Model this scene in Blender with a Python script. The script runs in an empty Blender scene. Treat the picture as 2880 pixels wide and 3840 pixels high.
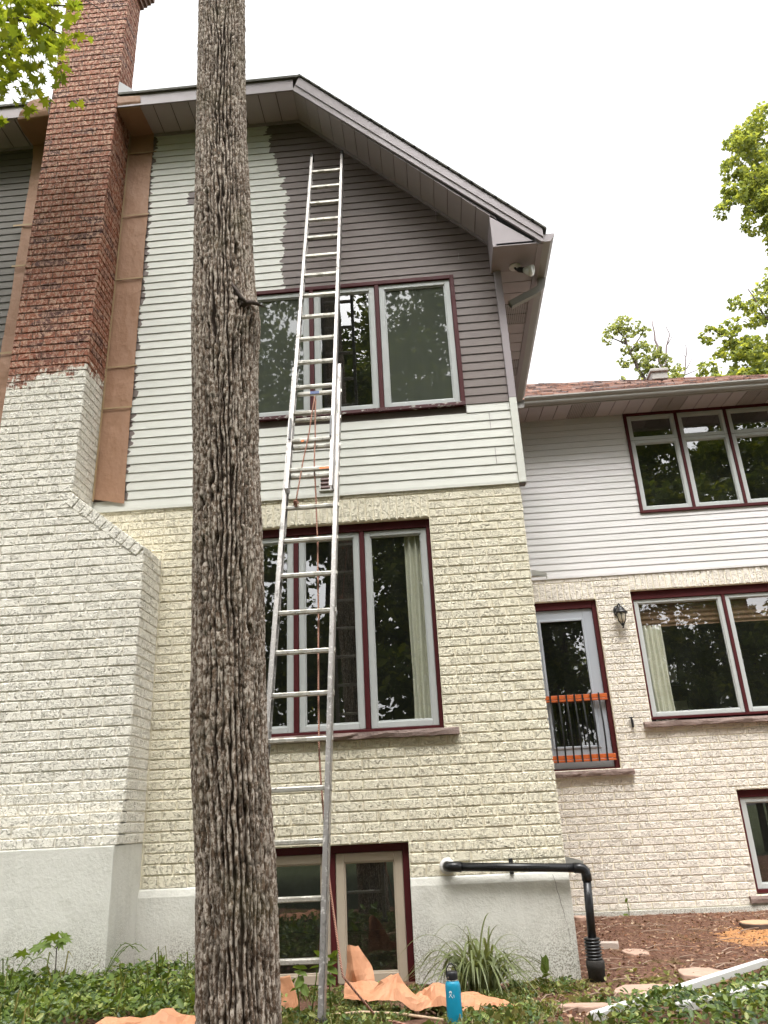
import bpy, math, random
import numpy as np
from mathutils import Vector, Matrix, noise
R = math.radians
rng = random.Random(7); nr = np.random.default_rng(11)
scene = bpy.context.scene
COL = scene.collection

# ------------------------------------------------------------------ camera
cam_d = bpy.data.cameras.new('camera'); cam = bpy.data.objects.new('camera', cam_d); COL.objects.link(cam)
cam_d.sensor_fit = 'VERTICAL'; cam_d.sensor_height = 36.0; cam_d.lens = 27.153
cam_d.clip_start = 0.05; cam_d.clip_end = 1500
rt = Vector((0.99614403, 0.07526526, -0.04508016)); up = Vector((0.06970242, -0.36690725, 0.92764252)); fw = Vector((-0.05327902, 0.92720775, 0.37073863))
m = Matrix((rt, up, -fw)).transposed().to_4x4(); m.translation = Vector((-0.88594, -6.60476, 1.13817))
cam.matrix_world = m
scene.camera = cam
# ------------------------------------------------------------------ light
SUN_EL, SUN_AZ = 62.0, 176.0        # azimuth clockwise from +y
w = bpy.data.worlds.new('World'); scene.world = w; w.use_nodes = True
nt = w.node_tree; nt.nodes.clear()
sky = nt.nodes.new('ShaderNodeTexSky'); sky.sky_type = 'NISHITA'; sky.sun_disc = False
sky.sun_elevation = R(SUN_EL); sky.sun_rotation = R(SUN_AZ); sky.air_density = 1.0; sky.dust_density = 5.0; sky.ozone_density = 1.0
hs = nt.nodes.new('ShaderNodeHueSaturation'); hs.inputs['Saturation'].default_value = 0.06
bg = nt.nodes.new('ShaderNodeBackground'); bg.inputs['Strength'].default_value = 0.15
wo = nt.nodes.new('ShaderNodeOutputWorld')
nt.links.new(sky.outputs[0], hs.inputs['Color']); nt.links.new(hs.outputs[0], bg.inputs['Color']); nt.links.new(bg.outputs[0], wo.inputs['Surface'])
sd = bpy.data.lights.new('sun', 'SUN'); sd.energy = 0.55; sd.angle = R(38); sd.color = (1.0, 0.96, 0.9)
so = bpy.data.objects.new('sun', sd); COL.objects.link(so)
a, e = R(SUN_AZ), R(SUN_EL)
sdir = Vector((math.sin(a)*math.cos(e), math.cos(a)*math.cos(e), math.sin(e)))
so.rotation_euler = (-sdir).to_track_quat('-Z', 'Y').to_euler(); so.location = (0, -20, 40)
vs = scene.view_settings; vs.view_transform = 'Standard'; vs.look = 'None'; vs.gamma = 1.0; vs.use_curve_mapping = False
vs.exposure = 2.0
scene.render.film_transparent = False
scene.cycles.max_bounces = 8; scene.cycles.transparent_max_bounces = 16

# ------------------------------------------------------------------ material helpers
class NT:
    def __init__(s, name):
        s.m = bpy.data.materials.new(name); s.m.use_nodes = True; s.t = s.m.node_tree; s.t.nodes.clear()
        s.out = s.t.nodes.new('ShaderNodeOutputMaterial')
    def n(s, typ, ins=None, **kw):
        nd = s.t.nodes.new('ShaderNode' + typ)
        for k, v in kw.items(): setattr(nd, k, v)
        for k, v in (ins or {}).items(): s.set(nd.inputs[k], v)
        return nd
    def set(s, sock, v):
        if isinstance(v, bpy.types.NodeSocket): s.t.links.new(v, sock)
        elif isinstance(v, bpy.types.Node): s.t.links.new(v.outputs[0], sock)
        elif hasattr(v, '__len__') and sock.type == 'RGBA' and len(v) == 3: sock.default_value = (*v, 1)
        else: sock.default_value = v
    def pos(s, scale=(1, 1, 1), off=(0, 0, 0), obj=False):
        g = s.n('TexCoord').outputs['Object'] if obj else s.n('NewGeometry').outputs['Position']
        return s.n('Mapping', {'Vector': g, 'Scale': scale, 'Location': off}).outputs[0]
    def noise(s, vec, scale, detail=4, rough=0.55, dist=0.0):
        return s.n('TexNoise', {'Vector': vec, 'Scale': scale, 'Detail': detail, 'Roughness': rough, 'Distortion': dist}).outputs[0]
    def ramp(s, fac, stops):
        r = s.n('ValToRGB', {'Fac': fac}); el = r.color_ramp.elements
        while len(el) < len(stops): el.new(0.5)
        for q, (p, c) in zip(el, stops):
            q.position = p; q.color = (*c, 1) if hasattr(c, '__len__') else (c, c, c, 1)
        return r.outputs[0]
    def mix(s, fac, a, b, blend='MIX'):
        nd = s.n('Mix', data_type='RGBA', blend_type=blend)
        s.set(nd.inputs[0], fac); s.set(nd.inputs[6], a); s.set(nd.inputs[7], b); return nd.outputs[2]
    def math(s, op, a, b=0.0, c=0.0, clamp=False):
        nd = s.n('Math', operation=op, use_clamp=clamp); s.set(nd.inputs[0], a); s.set(nd.inputs[1], b); s.set(nd.inputs[2], c); return nd.outputs[0]
    def sep(s, v):
        return s.n('SeparateXYZ', {0: v}).outputs
    def bump(s, h, dist=0.01, strength=1.0, normal=None):
        b = s.n('Bump', {'Height': h, 'Distance': dist, 'Strength': strength})
        if normal is not None: s.set(b.inputs['Normal'], normal)
        return b.outputs[0]
    def pbr(s, color, rough=0.6, normal=None, metallic=0.0, spec=0.4, **kw):
        b = s.n('BsdfPrincipled', {'Base Color': color, 'Roughness': rough, 'Metallic': metallic, 'Specular IOR Level': spec})
        if normal is not None: s.set(b.inputs['Normal'], normal)
        for k, v in kw.items(): s.set(b.inputs[k], v)
        return b.outputs[0]
    def end(s, sh):
        s.t.links.new(sh, s.out.inputs['Surface']); return s.m

def plain(name, col, rough=0.5, metallic=0.0, var=0.12, scale=8.0, bumpd=0.0, spec=0.4, bscale=60):
    t = NT(name); p = t.pos()
    n1 = t.noise(p, scale, 5)
    c = t.mix(n1, tuple(max(0, x*(1-var)) for x in col), tuple(min(1, x*(1+var)) for x in col))
    nm = t.bump(t.noise(p, bscale, 5), bumpd) if bumpd else None
    rr = t.ramp(t.noise(p, scale*2.3, 4), [(0.3, rough*0.85), (0.7, min(1, rough*1.15))])
    return t.end(t.pbr(c, rr, nm, metallic, spec))

PAINT = (0.80, 0.745, 0.60)
def brick_relief(t, p):
    big = t.math('MULTIPLY', t.ramp(t.noise(p, 50, 4, 0.65, 0.3), [(0.51, 0.0), (0.57, 1.0)]), t.ramp(t.noise(p, 17, 2), [(0.40, 0.15), (0.52, 1.0)]))
    pv = t.n('Mapping', {'Vector': p, 'Scale': (1.0, 1.0, 0.25)}).outputs[0]
    streak = t.noise(pv, 70, 2, 0.5)
    fine = t.noise(p, 130, 4, 0.6)
    h = t.math('ADD', t.math('MULTIPLY', big, 1.0), t.math('ADD', t.math('MULTIPLY', streak, 0.22), t.math('MULTIPLY', fine, 0.16)))
    return h, big
def m_brick(name, col, tint, bw, bh, ox, oz):
    t = NT(name); p = t.pos(); h, big = brick_relief(t, p)
    x, y, z = t.sep(p)
    cell = t.n('TexWhiteNoise', {'Vector': t.n('CombineXYZ', {0: t.math('FLOOR', t.math('DIVIDE', x, bw*.5)), 1: 0.0, 2: t.math('FLOOR', t.math('DIVIDE', t.math('SUBTRACT', z, oz), bh))}).outputs[0]}).outputs[0]
    dirt = t.ramp(t.noise(p, 1.3, 5, 0.6), [(0.35, 0.0), (0.75, 1.0)])
    c = t.mix(dirt, col, tint)
    c = t.mix(t.math('MULTIPLY', cell, 0.16), c, tuple(x_*0.84 for x_ in tint))
    drip = t.ramp(t.noise(t.pos((9, 9, .6)), 1.4, 3), [(0.58, 0.0), (0.75, 0.22)])
    c = t.mix(drip, c, tuple(x_*0.78 for x_ in tint))
    grime = t.ramp(t.noise(p, 9, 6, 0.75), [(0.66, 0.0), (0.76, 0.25)])
    c = t.mix(grime, c, (0.36, 0.33, 0.25))
    return t.end(t.pbr(c, 0.62, t.bump(h, 0.0145, 1.0), spec=0.25))
M = {}
M['brick'] = m_brick('painted brick', PAINT, (0.74, 0.685, 0.525), .236, .08, 0, .013)
M['wing_brick'] = m_brick('painted wing brick', (0.775, 0.715, 0.635), (0.735, 0.675, 0.59), .243, .0845, .03, .06)
M['mortar'] = plain('painted mortar', (0.74, 0.68, 0.53), 0.8, bumpd=0.004, scale=20)
def m_chimney(name, mortar):
    t = NT(name); p = t.pos(); h, big = brick_relief(t, p)
    x, y, z = t.sep(p)
    edge = t.math('ADD', t.math('ADD', t.math('MULTIPLY', t.noise(t.pos((1.2, 1.2, 5)), 3.5, 4), 0.5), -0.25), 5.33)
    edge = t.math('ADD', edge, t.math('MULTIPLY', t.math('ADD', x, 4.05), 0.20))
    d = t.math('MULTIPLY', t.math('SUBTRACT', z, edge), 18.0)
    fray = t.math('ADD', d, t.math('MULTIPLY', t.math('SUBTRACT', t.noise(t.pos((1, 1, .5)), 22, 5, .7), 0.5), 9.0))
    raw = t.math('ADD', fray, 0.5, clamp=True)
    if mortar:
        red = t.mix(t.noise(p, 30, 4), (0.13, 0.072, 0.052), (0.20, 0.125, 0.095)); white = (0.72, 0.68, 0.59)
    else:
        cell = t.n('TexVoronoi', {'Vector': t.pos((4.25, 4.25, 12.5)), 'Scale': 1.0}).outputs['Color']
        cs = t.sep(cell)
        base = t.mix(cs[0], (0.25, 0.085, 0.047), (0.34, 0.135, 0.08))
        base = t.mix(t.ramp(cs[1], [(0.72, 0.0), (0.9, 0.7)]), base, (0.075, 0.05, 0.05))
        chips = t.ramp(t.noise(t.pos((1, 1, 0.6)), 30, 4, 0.6, 0.4), [(0.48, 0.0), (0.55, 1.0)])
        red = t.mix(t.math('MULTIPLY', chips, 0.85), base, t.mix(cs[2], (0.55, 0.34, 0.24), (0.40, 0.23, 0.165)))
        white = t.mix(t.ramp(t.noise(p, 1.3, 5), [(0.35, 0.0), (0.75, 1.0)]), (0.80, 0.765, 0.68), (0.74, 0.705, 0.61))
    c = t.mix(raw, white, red)
    return t.end(t.pbr(c, 0.7, t.bump(h, 0.002 if mortar else 0.014), spec=0.25))
M['chimney'] = m_chimney('chimney brick half painted', False)
M['chimney_mortar'] = m_chimney('chimney mortar', True)
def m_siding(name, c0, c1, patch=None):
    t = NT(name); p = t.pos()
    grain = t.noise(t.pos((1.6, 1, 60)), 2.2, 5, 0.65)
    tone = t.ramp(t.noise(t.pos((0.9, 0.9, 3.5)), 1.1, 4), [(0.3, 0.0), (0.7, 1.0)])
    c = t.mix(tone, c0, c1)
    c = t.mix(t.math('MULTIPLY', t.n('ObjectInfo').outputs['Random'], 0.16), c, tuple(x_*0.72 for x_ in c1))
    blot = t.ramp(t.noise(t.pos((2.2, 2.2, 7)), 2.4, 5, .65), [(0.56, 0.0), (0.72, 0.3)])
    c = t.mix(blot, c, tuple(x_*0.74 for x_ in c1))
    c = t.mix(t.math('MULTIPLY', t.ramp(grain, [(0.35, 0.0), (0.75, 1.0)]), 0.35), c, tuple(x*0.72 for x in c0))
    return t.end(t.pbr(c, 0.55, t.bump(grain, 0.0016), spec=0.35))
M['siding_white'] = m_siding('siding fresh off white paint', (0.64, 0.64, 0.58), (0.59, 0.59, 0.54))
M['siding_wing'] = m_siding('wing siding off white paint', (0.63, 0.605, 0.605), (0.56, 0.55, 0.53))
M['siding_brown'] = m_siding('siding unpainted taupe', (0.162, 0.126, 0.112), (0.135, 0.107, 0.095))
M['siding_brown_shade'] = m_siding('siding unpainted taupe darkened as shade', (0.13, 0.115, 0.095), (0.11, 0.10, 0.08))  # the same taupe siding, with shade put into its colour
M['trim'] = plain('taupe aluminium trim', (0.28, 0.242, 0.252), 0.5, var=0.06, scale=4)
M['soffit'] = plain('taupe soffit panel', (0.39, 0.342, 0.352), 0.5, var=0.07, scale=5)
M['groove'] = plain('soffit groove', (0.12, 0.10, 0.10), 0.7)
def m_perf():
    t = NT('perforated soffit panel'); p = t.pos()
    fx = t.math('FRACT', t.math('MULTIPLY', t.sep(p)[0], 42)); fy = t.math('FRACT', t.math('MULTIPLY', t.sep(p)[1], 42))
    dx = t.math('SUBTRACT', fx, 0.5); dy = t.math('SUBTRACT', fy, 0.5)
    d = t.math('SQRT', t.math('ADD', t.math('MULTIPLY', dx, dx), t.math('MULTIPLY', dy, dy)))
    hole = t.math('LESS_THAN', d, 0.23)
    return t.end(t.pbr(t.mix(hole, (0.30, 0.265, 0.258), (0.05, 0.045, 0.045)), 0.5))
M['perf'] = m_perf()
M['gutter'] = plain('gutter aluminium', (0.30, 0.285, 0.265), 0.38, var=0.08, scale=3)
M['maroon'] = plain('maroon window frame', (0.058, 0.0075, 0.009), 0.55, var=0.2, scale=6, spec=0.2)
def m_peel():
    t = NT('peeling maroon paint'); p = t.pos((1, 1, 2.5))
    k = t.ramp(t.noise(p, 16, 5, 0.65), [(0.56, 0.0), (0.60, 1.0)])
    c = t.mix(k, (0.06, 0.012, 0.014), (0.40, 0.37, 0.33))
    return t.end(t.pbr(c, 0.6, t.bump(k, -0.002)))
M['peel'] = m_peel()
M['sash'] = plain('grey window sash', (0.40, 0.415, 0.405), 0.4, var=0.07, scale=9)
M['sash_beige'] = plain('beige window sash', (0.40, 0.335, 0.26), 0.45, var=0.08, scale=9)
M['door'] = plain('blue grey door', (0.33, 0.35, 0.385), 0.4, var=0.05, scale=3)
M['stone'] = plain('stone sill', (0.20, 0.145, 0.125), 0.8, var=0.35, scale=14, bumpd=0.012, bscale=28)
def m_found():
    t = NT('foundation stucco'); p = t.pos(); x, y, z = t.sep(p)
    c = t.mix(t.noise(p, 2.2, 5, 0.6), (0.55, 0.54, 0.485), (0.63, 0.62, 0.57))
    dirt = t.math('MULTIPLY', t.ramp(t.noise(p, 120, 3, 0.7), [(0.45, 0.0), (0.6, 1.0)]), t.ramp(t.math('SUBTRACT', t.noise(t.pos((1, 1, .5)), 1.7, 4), t.math('MULTIPLY', z, 0.9)), [(-0.1, 0.0), (0.32, 0.9)]))
    c = t.mix(dirt, c, (0.17, 0.155, 0.12))
    streak = t.ramp(t.noise(t.pos((7, 7, 0.5)), 1.2, 3), [(0.5, 0.0), (0.8, 0.4)])
    c = t.mix(streak, c, (0.40, 0.395, 0.36))
    c = t.mix(t.ramp(t.noise(p, 3.6, 6, 0.7), [(0.52, 0.0), (0.68, 0.4)]), c, (0.38, 0.37, 0.32))
    h = t.math('ADD', t.noise(p, 40, 5, 0.6), t.math('MULTIPLY', t.noise(p, 9, 3), 0.9))
    return t.end(t.pbr(c, 0.85, t.bump(h, 0.0042), spec=0.15))
M['found'] = m_found()
def m_glass():
    t = NT('window glass'); p = t.pos((0.7, 0.7, 0.7))
    nm = t.bump(t.noise(p, 1.1, 2), 0.004, 0.35)
    lw = t.n('LayerWeight', {'Blend': 0.5, 'Normal': nm}).outputs['Facing']
    fr = t.math('ADD', t.math('MULTIPLY', t.math('POWER', lw, 5.0), 0.84), 0.15)
    gl = t.n('BsdfGlossy', {'Color': (1, 1, 1), 'Roughness': 0.006, 'Normal': nm}).outputs[0]
    tr = t.n('BsdfTransparent', {'Color': (0.95, 0.97, 0.95)}).outputs[0]
    haze = t.n('BsdfDiffuse', {'Color': (0.42, 0.45, 0.38)}).outputs[0]  # pale haze painted over the glass to lift its blacks
    dm = t.ramp(t.noise(t.pos((3, 3, .8)), 2.0, 5, 0.7), [(0.3, 0.008), (0.75, 0.03)])
    tr = t.n('MixShader', {0: dm, 1: tr, 2: haze}).outputs[0]
    return t.end(t.n('MixShader', {0: fr, 1: tr, 2: gl}).outputs[0])
M['glass'] = m_glass()
def m_screen():
    t = NT('insect screen over glass'); p = t.pos((0.7, 0.7, 0.7))
    nm = t.bump(t.noise(p, 1.1, 2), 0.004, 0.35)
    lw = t.n('LayerWeight', {'Blend': 0.5, 'Normal': nm}).outputs['Facing']
    fr = t.math('ADD', t.math('MULTIPLY', t.math('POWER', lw, 5.0), 0.9), 0.085)
    gl = t.n('BsdfGlossy', {'Color': (1, 1, 1), 'Roughness': 0.015, 'Normal': nm}).outputs[0]
    df = t.n('BsdfDiffuse', {'Color': t.mix(t.noise(t.pos((6, 1, .6)), 2, 3), (0.045, 0.052, 0.042), (0.065, 0.07, 0.058))}).outputs[0]
    return t.end(t.n('MixShader', {0: fr, 1: df, 2: gl}).outputs[0])
M['screen'] = m_screen()
M['room'] = plain('dark room', (0.045, 0.042, 0.036), 0.9)
M['curtain'] = plain('cream curtain', (0.50, 0.49, 0.40), 0.8, var=0.1, scale=4)
M['shade'] = plain('woven brown shade', (0.11, 0.058, 0.028), 0.8, var=0.3, scale=30)
def m_kraft(name, c0, c1):
    t = NT(name); p = t.pos()
    cr = t.n('TexVoronoi', {'Vector': t.n('Mapping', {'Vector': t.n('NewGeometry').outputs['Position'], 'Scale': (1, 1, 0.6)}).outputs[0], 'Scale': 9.0, 'Detail': 2.0}, feature='F1').outputs['Distance']
    n1 = t.noise(p, 5, 5, 0.6)
    c = t.mix(n1, c0, c1)
    h = t.math('ADD', cr, t.math('MULTIPLY', t.noise(p, 14, 4), 0.8))
    b = t.n('BsdfPrincipled', {'Base Color': c, 'Roughness': 0.62, 'Normal': t.bump(h, 0.007, 0.8), 'Specular IOR Level': 0.45}).outputs[0]
    tl = t.n('BsdfTranslucent', {'Color': c}).outputs[0]
    return t.end(t.n('MixShader', {0: 0.12, 1: b, 2: tl}).outputs[0])
M['kraft'] = m_kraft('kraft masking paper', (0.32, 0.172, 0.10), (0.39, 0.222, 0.135))
M['kraft_light'] = m_kraft('kraft paper on ground', (0.45, 0.165, 0.065), (0.72, 0.39, 0.23))  # wide tone range paints lit and shaded folds into the colour
M['tape'] = plain('masking tape', (0.36, 0.25, 0.13), 0.6)
def m_alu():
    t = NT('weathered aluminium'); p = t.pos()
    sp = t.ramp(t.noise(p, 38, 5, 0.7), [(0.56, 0.0), (0.63, 1.0)])
    c = t.mix(sp, (0.30, 0.285, 0.27), (0.50, 0.475, 0.45))
    dk = t.ramp(t.noise(t.pos((1, 1, .35), (3, 1, 2)), 17, 5, 0.7), [(0.57, 0.0), (0.64, 0.8)])
    c = t.mix(dk, c, (0.13, 0.12, 0.11))
    met = t.math('SUBTRACT', 0.7, t.math('MULTIPLY', t.math('MAXIMUM', sp, dk), 0.6))
    return t.end(t.pbr(c, 0.42, t.bump(t.noise(p, 90, 3), 0.001), met))
M['alu'] = m_alu()
def m_rung():
    t = NT('paint spattered rung'); p = t.pos()
    a1 = t.ramp(t.noise(p, 11, 5, 0.7), [(0.50, 0.0), (0.58, 1.0)])
    c = t.mix(a1, (0.55, 0.53, 0.48), (0.36, 0.34, 0.29))
    d = t.ramp(t.noise(t.pos((1, 1, 1), (5, 2, 7)), 30, 4, 0.7), [(0.62, 0.0), (0.67, 0.9)])
    c = t.mix(d, c, (0.10, 0.095, 0.085))
    return t.end(t.pbr(c, 0.45, t.bump(t.noise(p, 60, 3), 0.001), t.math('SUBTRACT', 0.55, t.math('MULTIPLY', a1, 0.4))))
M['rung'] = m_rung()
M['black_metal'] = plain('black metal', (0.016, 0.016, 0.017), 0.35, var=0.3)
M['black_pipe'] = plain('black ABS pipe', (0.010, 0.010, 0.011), 0.3, var=0.3, scale=6)
M['hub'] = plain('dusty black hub', (0.028, 0.025, 0.022), 0.85, var=0.5, scale=25, bumpd=0.003)
def m_rope():
    t = NT('red fleck rope'); p = t.pos()
    wv = t.n('TexWave', {'Vector': t.pos((1, 1, 1)), 'Scale': 45.0, 'Distortion': 1.0}, bands_direction='DIAGONAL').outputs[0]
    return t.end(t.pbr(t.mix(wv, (0.34, 0.11, 0.075), (0.52, 0.33, 0.24)), 0.8, t.bump(wv, 0.004)))
M['rope'] = m_rope()
M['rope_tan'] = plain('tan rope', (0.50, 0.36, 0.24), 0.85, var=0.25, scale=60)
M['orange'] = plain('orange label', (0.62, 0.17, 0.02), 0.5)
M['blue_tape'] = plain('blue tape', (0.02, 0.05, 0.17), 0.5)
M['red_wood'] = plain('stained rail wood', (0.46, 0.10, 0.022), 0.4, var=0.3, scale=20)
M['white_alu'] = plain('white enamelled aluminium', (0.60, 0.59, 0.57), 0.35, var=0.07, scale=6)
M['metal'] = plain('bare galvanised metal', (0.42, 0.40, 0.36), 0.4, 0.7, var=0.2, scale=14)
M['lamp_glass'] = plain('seeded lamp glass', (0.55, 0.50, 0.40), 0.15, var=0.2, spec=0.6)
M['white_paint'] = plain('white painted fixture', (0.62, 0.60, 0.58), 0.45)
M['bulb'] = plain('flood bulb lens', (0.55, 0.56, 0.52), 0.12, var=0.2, scale=30, spec=0.7)
M['bronze'] = plain('brown vent', (0.115, 0.06, 0.052), 0.45, var=0.15)
M['teal'] = plain('teal bottle coating', (0.004, 0.225, 0.36), 0.33, var=0.06, scale=30, bumpd=0.0006, bscale=500)
M['cap'] = plain('black bottle cap', (0.012, 0.012, 0.014), 0.4)
M['steel'] = plain('bottle steel', (0.6, 0.58, 0.55), 0.25, 1.0)
M['logo'] = plain('logo print', (0.72, 0.76, 0.78), 0.5)
M['flag'] = plain('pink flagstone', (0.44, 0.295, 0.225), 0.85, var=0.28, scale=7, bumpd=0.012, bscale=16)
M['concrete'] = plain('concrete brick', (0.43, 0.36, 0.31), 0.9, bumpd=0.004)
def m_shingle():
    t = NT('weathered asphalt shingle'); p = t.pos()
    r = t.n('NewGeometry').outputs['Random Per Island']
    c = t.ramp(r, [(0.0, (0.05, 0.042, 0.042)), (0.3, (0.10, 0.055, 0.045)), (0.55, (0.20, 0.095, 0.07)), (0.8, (0.34, 0.23, 0.19)), (1.0, (0.10, 0.09, 0.10))])
    c = t.mix(t.ramp(t.noise(p, 22, 5, 0.7), [(0.52, 0.0), (0.62, 0.55)]), c, (0.36, 0.16, 0.09))
    return t.end(t.pbr(c, 0.85, t.bump(t.noise(p, 60, 4), 0.004)))
M['shingle'] = m_shingle()
M['shingle_dark'] = plain('dark shingle', (0.11, 0.105, 0.09), 0.9, var=0.4, scale=30, bumpd=0.01, bscale=40)
def m_bark(name, light, dark, lichen):
    t = NT(name); p = t.pos()
    fur = t.n('Attribute', attribute_name='furrow').outputs['Fac']
    n1 = t.noise(t.pos((1, 1, .35)), 26, 5, 0.65)
    c = t.mix(n1, dark, light)
    c = t.mix(fur, c, tuple(x*0.3 for x in dark))
    li = t.ramp(t.noise(t.pos((1, 1, .6)), 60, 5, 0.75), [(0.46, 0.0), (0.55, 0.9)])
    c = t.mix(t.math('MULTIPLY', li, t.math('SUBTRACT', 1.0, fur)), c, lichen)
    g = t.ramp(t.noise(p, 3.0, 4), [(0.55, 0.0), (0.8, 0.5)])
    c = t.mix(g, c, (0.11, 0.10, 0.045))
    h = t.math('ADD', t.noise(t.pos((1, 1, .4)), 60, 6, 0.7), t.math('MULTIPLY', t.noise(p, 24, 3), 0.8))
    return t.end(t.pbr(c, 0.9, t.bump(h, 0.008), spec=0.15))
M['bark'] = m_bark('furrowed grey bark', (0.21, 0.148, 0.104), (0.095, 0.062, 0.041), (0.52, 0.455, 0.385))
M['bark2'] = plain('branch bark', (0.075, 0.055, 0.045), 0.9, var=0.4, scale=12, bumpd=0.01, bscale=20)
M['deadwood'] = plain('bare dead branch', (0.16, 0.12, 0.12), 0.9, var=0.3, scale=10)
def m_leaf(name, stops, trans=0.45, rough=0.45, spec=0.35):
    t = NT(name)
    r = t.n('NewGeometry').outputs['Random Per Island']
    c = t.ramp(r, stops)
    c = t.mix(t.math('MULTIPLY', t.noise(t.pos(), 1.1, 3), 0.5), c, tuple(0.75*x for x in stops[0][1]))
    b = t.pbr(c, rough, spec=spec)
    tc = t.mix(1.0, c, (1.35, 1.25, 0.55), 'MULTIPLY')
    tl = t.n('BsdfTranslucent', {'Color': tc}).outputs[0]
    return t.end(t.n('MixShader', {0: trans, 1: b, 2: tl}).outputs[0])
M['leaf_maple'] = m_leaf('maple leaf', [(0.0, (0.15, 0.21, 0.03)), (0.5, (0.26, 0.32, 0.04)), (1.0, (0.38, 0.41, 0.06))], 0.6)
M['leaf_tree'] = m_leaf('bright tree leaf', [(0.0, (0.13, 0.17, 0.075)), (0.5, (0.27, 0.32, 0.11)), (1.0, (0.50, 0.52, 0.11))], 0.55)
M['leaf_hazed'] = m_leaf('far tree leaf', [(0.0, (0.20, 0.24, 0.15)), (0.6, (0.29, 0.33, 0.16)), (1.0, (0.42, 0.44, 0.17))], 0.55)  # paled to put distance haze into the leaf colour
M['leaf_wood'] = m_leaf('woodland leaf', [(0.0, (0.07, 0.10, 0.025)), (0.6, (0.14, 0.19, 0.035)), (1.0, (0.30, 0.32, 0.04))], 0.5)
M['leaf_vine'] = m_leaf('vinca leaf', [(0.0, (0.035, 0.065, 0.018)), (0.45, (0.095, 0.155, 0.033)), (0.8, (0.22, 0.29, 0.06)), (1.0, (0.42, 0.44, 0.15))], 0.25, 0.42, 0.4)
M['leaf_fresh'] = m_leaf('fresh weed leaf', [(0.0, (0.09, 0.15, 0.03)), (1.0, (0.19, 0.26, 0.045))], 0.4)
M['blade'] = m_leaf('grass blade', [(0.0, (0.11, 0.14, 0.05)), (0.6, (0.19, 0.22, 0.095)), (1.0, (0.33, 0.35, 0.19))], 0.3, 0.35)
M['turf'] = m_leaf('short turf', [(0.0, (0.07, 0.10, 0.02)), (0.6, (0.16, 0.17, 0.035)), (1.0, (0.33, 0.28, 0.11))], 0.3)
M['litter'] = m_leaf('leaf litter', [(0.0, (0.08, 0.04, 0.03)), (0.45, (0.25, 0.12, 0.07)), (0.8, (0.42, 0.26, 0.17)), (1.0, (0.55, 0.44, 0.32))], 0.1, 0.8, 0.1)
M['litter_green'] = m_leaf('green litter', [(0.0, (0.09, 0.10, 0.025)), (0.5, (0.22, 0.21, 0.055)), (1.0, (0.44, 0.40, 0.20))], 0.2, 0.7, 0.1)
M['twig'] = plain('fallen twig', (0.30, 0.21, 0.155), 0.9, var=0.4, scale=20)
M['chip'] = m_leaf('fresh sawdust', [(0.0, (0.52, 0.22, 0.08)), (1.0, (0.80, 0.47, 0.20))], 0.1, 0.9, 0.05)
M['stump_top'] = plain('cut stump face', (0.50, 0.31, 0.19), 0.85, var=0.3, scale=20)
def m_ground():
    t = NT('mulch soil'); p = t.pos(); x, y, z = t.sep(p)
    c = t.ramp(t.noise(p, 28, 6, 0.75), [(0.30, (0.07, 0.036, 0.027)), (0.48, (0.16, 0.083, 0.058)), (0.6, (0.28, 0.16, 0.11)), (0.72, (0.46, 0.32, 0.235))])
    big = t.ramp(t.noise(p, 1.1, 3), [(0.42, 0.0), (0.62, 0.55)])
    c = t.mix(big, c, (0.17, 0.095, 0.065))
    moss = t.math('MULTIPLY', t.ramp(t.noise(p, 2.7, 5, 0.6), [(0.55, 0.0), (0.66, 0.8)]), t.ramp(y, [(0.0, 1.0), (1.0, 0.25)]))
    c = t.mix(moss, c, (0.13, 0.125, 0.028))
    dx = t.math('SUBTRACT', x, 2.15); dy = t.math('MULTIPLY', t.math('SUBTRACT', y, 1.45), 0.9)
    d = t.math('SQRT', t.math('ADD', t.math('MULTIPLY', dx, dx), t.math('MULTIPLY', dy, dy)))
    saw = t.ramp(t.math('ADD', d, t.math('MULTIPLY', t.noise(p, 7, 5, 0.7), 0.7)), [(0.45, 0.95), (1.0, 0.75), (1.22, 0.0)])
    c = t.mix(saw, c, t.ramp(t.noise(p, 60, 4), [(0.3, (0.50, 0.22, 0.085)), (0.7, (0.74, 0.42, 0.19))]))
    away = t.math('MAXIMUM', t.math('MULTIPLY', t.math('SUBTRACT', -3.2, y), 1.2), t.math('SUBTRACT', t.math('ABSOLUTE', x), 7.0), clamp=True)
    away = t.math('MAXIMUM', away, t.math('SUBTRACT', y, 9.0), clamp=True)
    c = t.mix(away, c, t.mix(t.noise(p, 3, 6, .7), (0.022, 0.028, 0.010), (0.06, 0.075, 0.022)))
    h = t.math('ADD', t.noise(p, 30, 6, 0.75), t.math('MULTIPLY', t.noise(p, 90, 3), 0.4))
    return t.end(t.pbr(c, 0.95, t.bump(h, 0.03), spec=0.1))
M['ground'] = m_ground()

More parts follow.
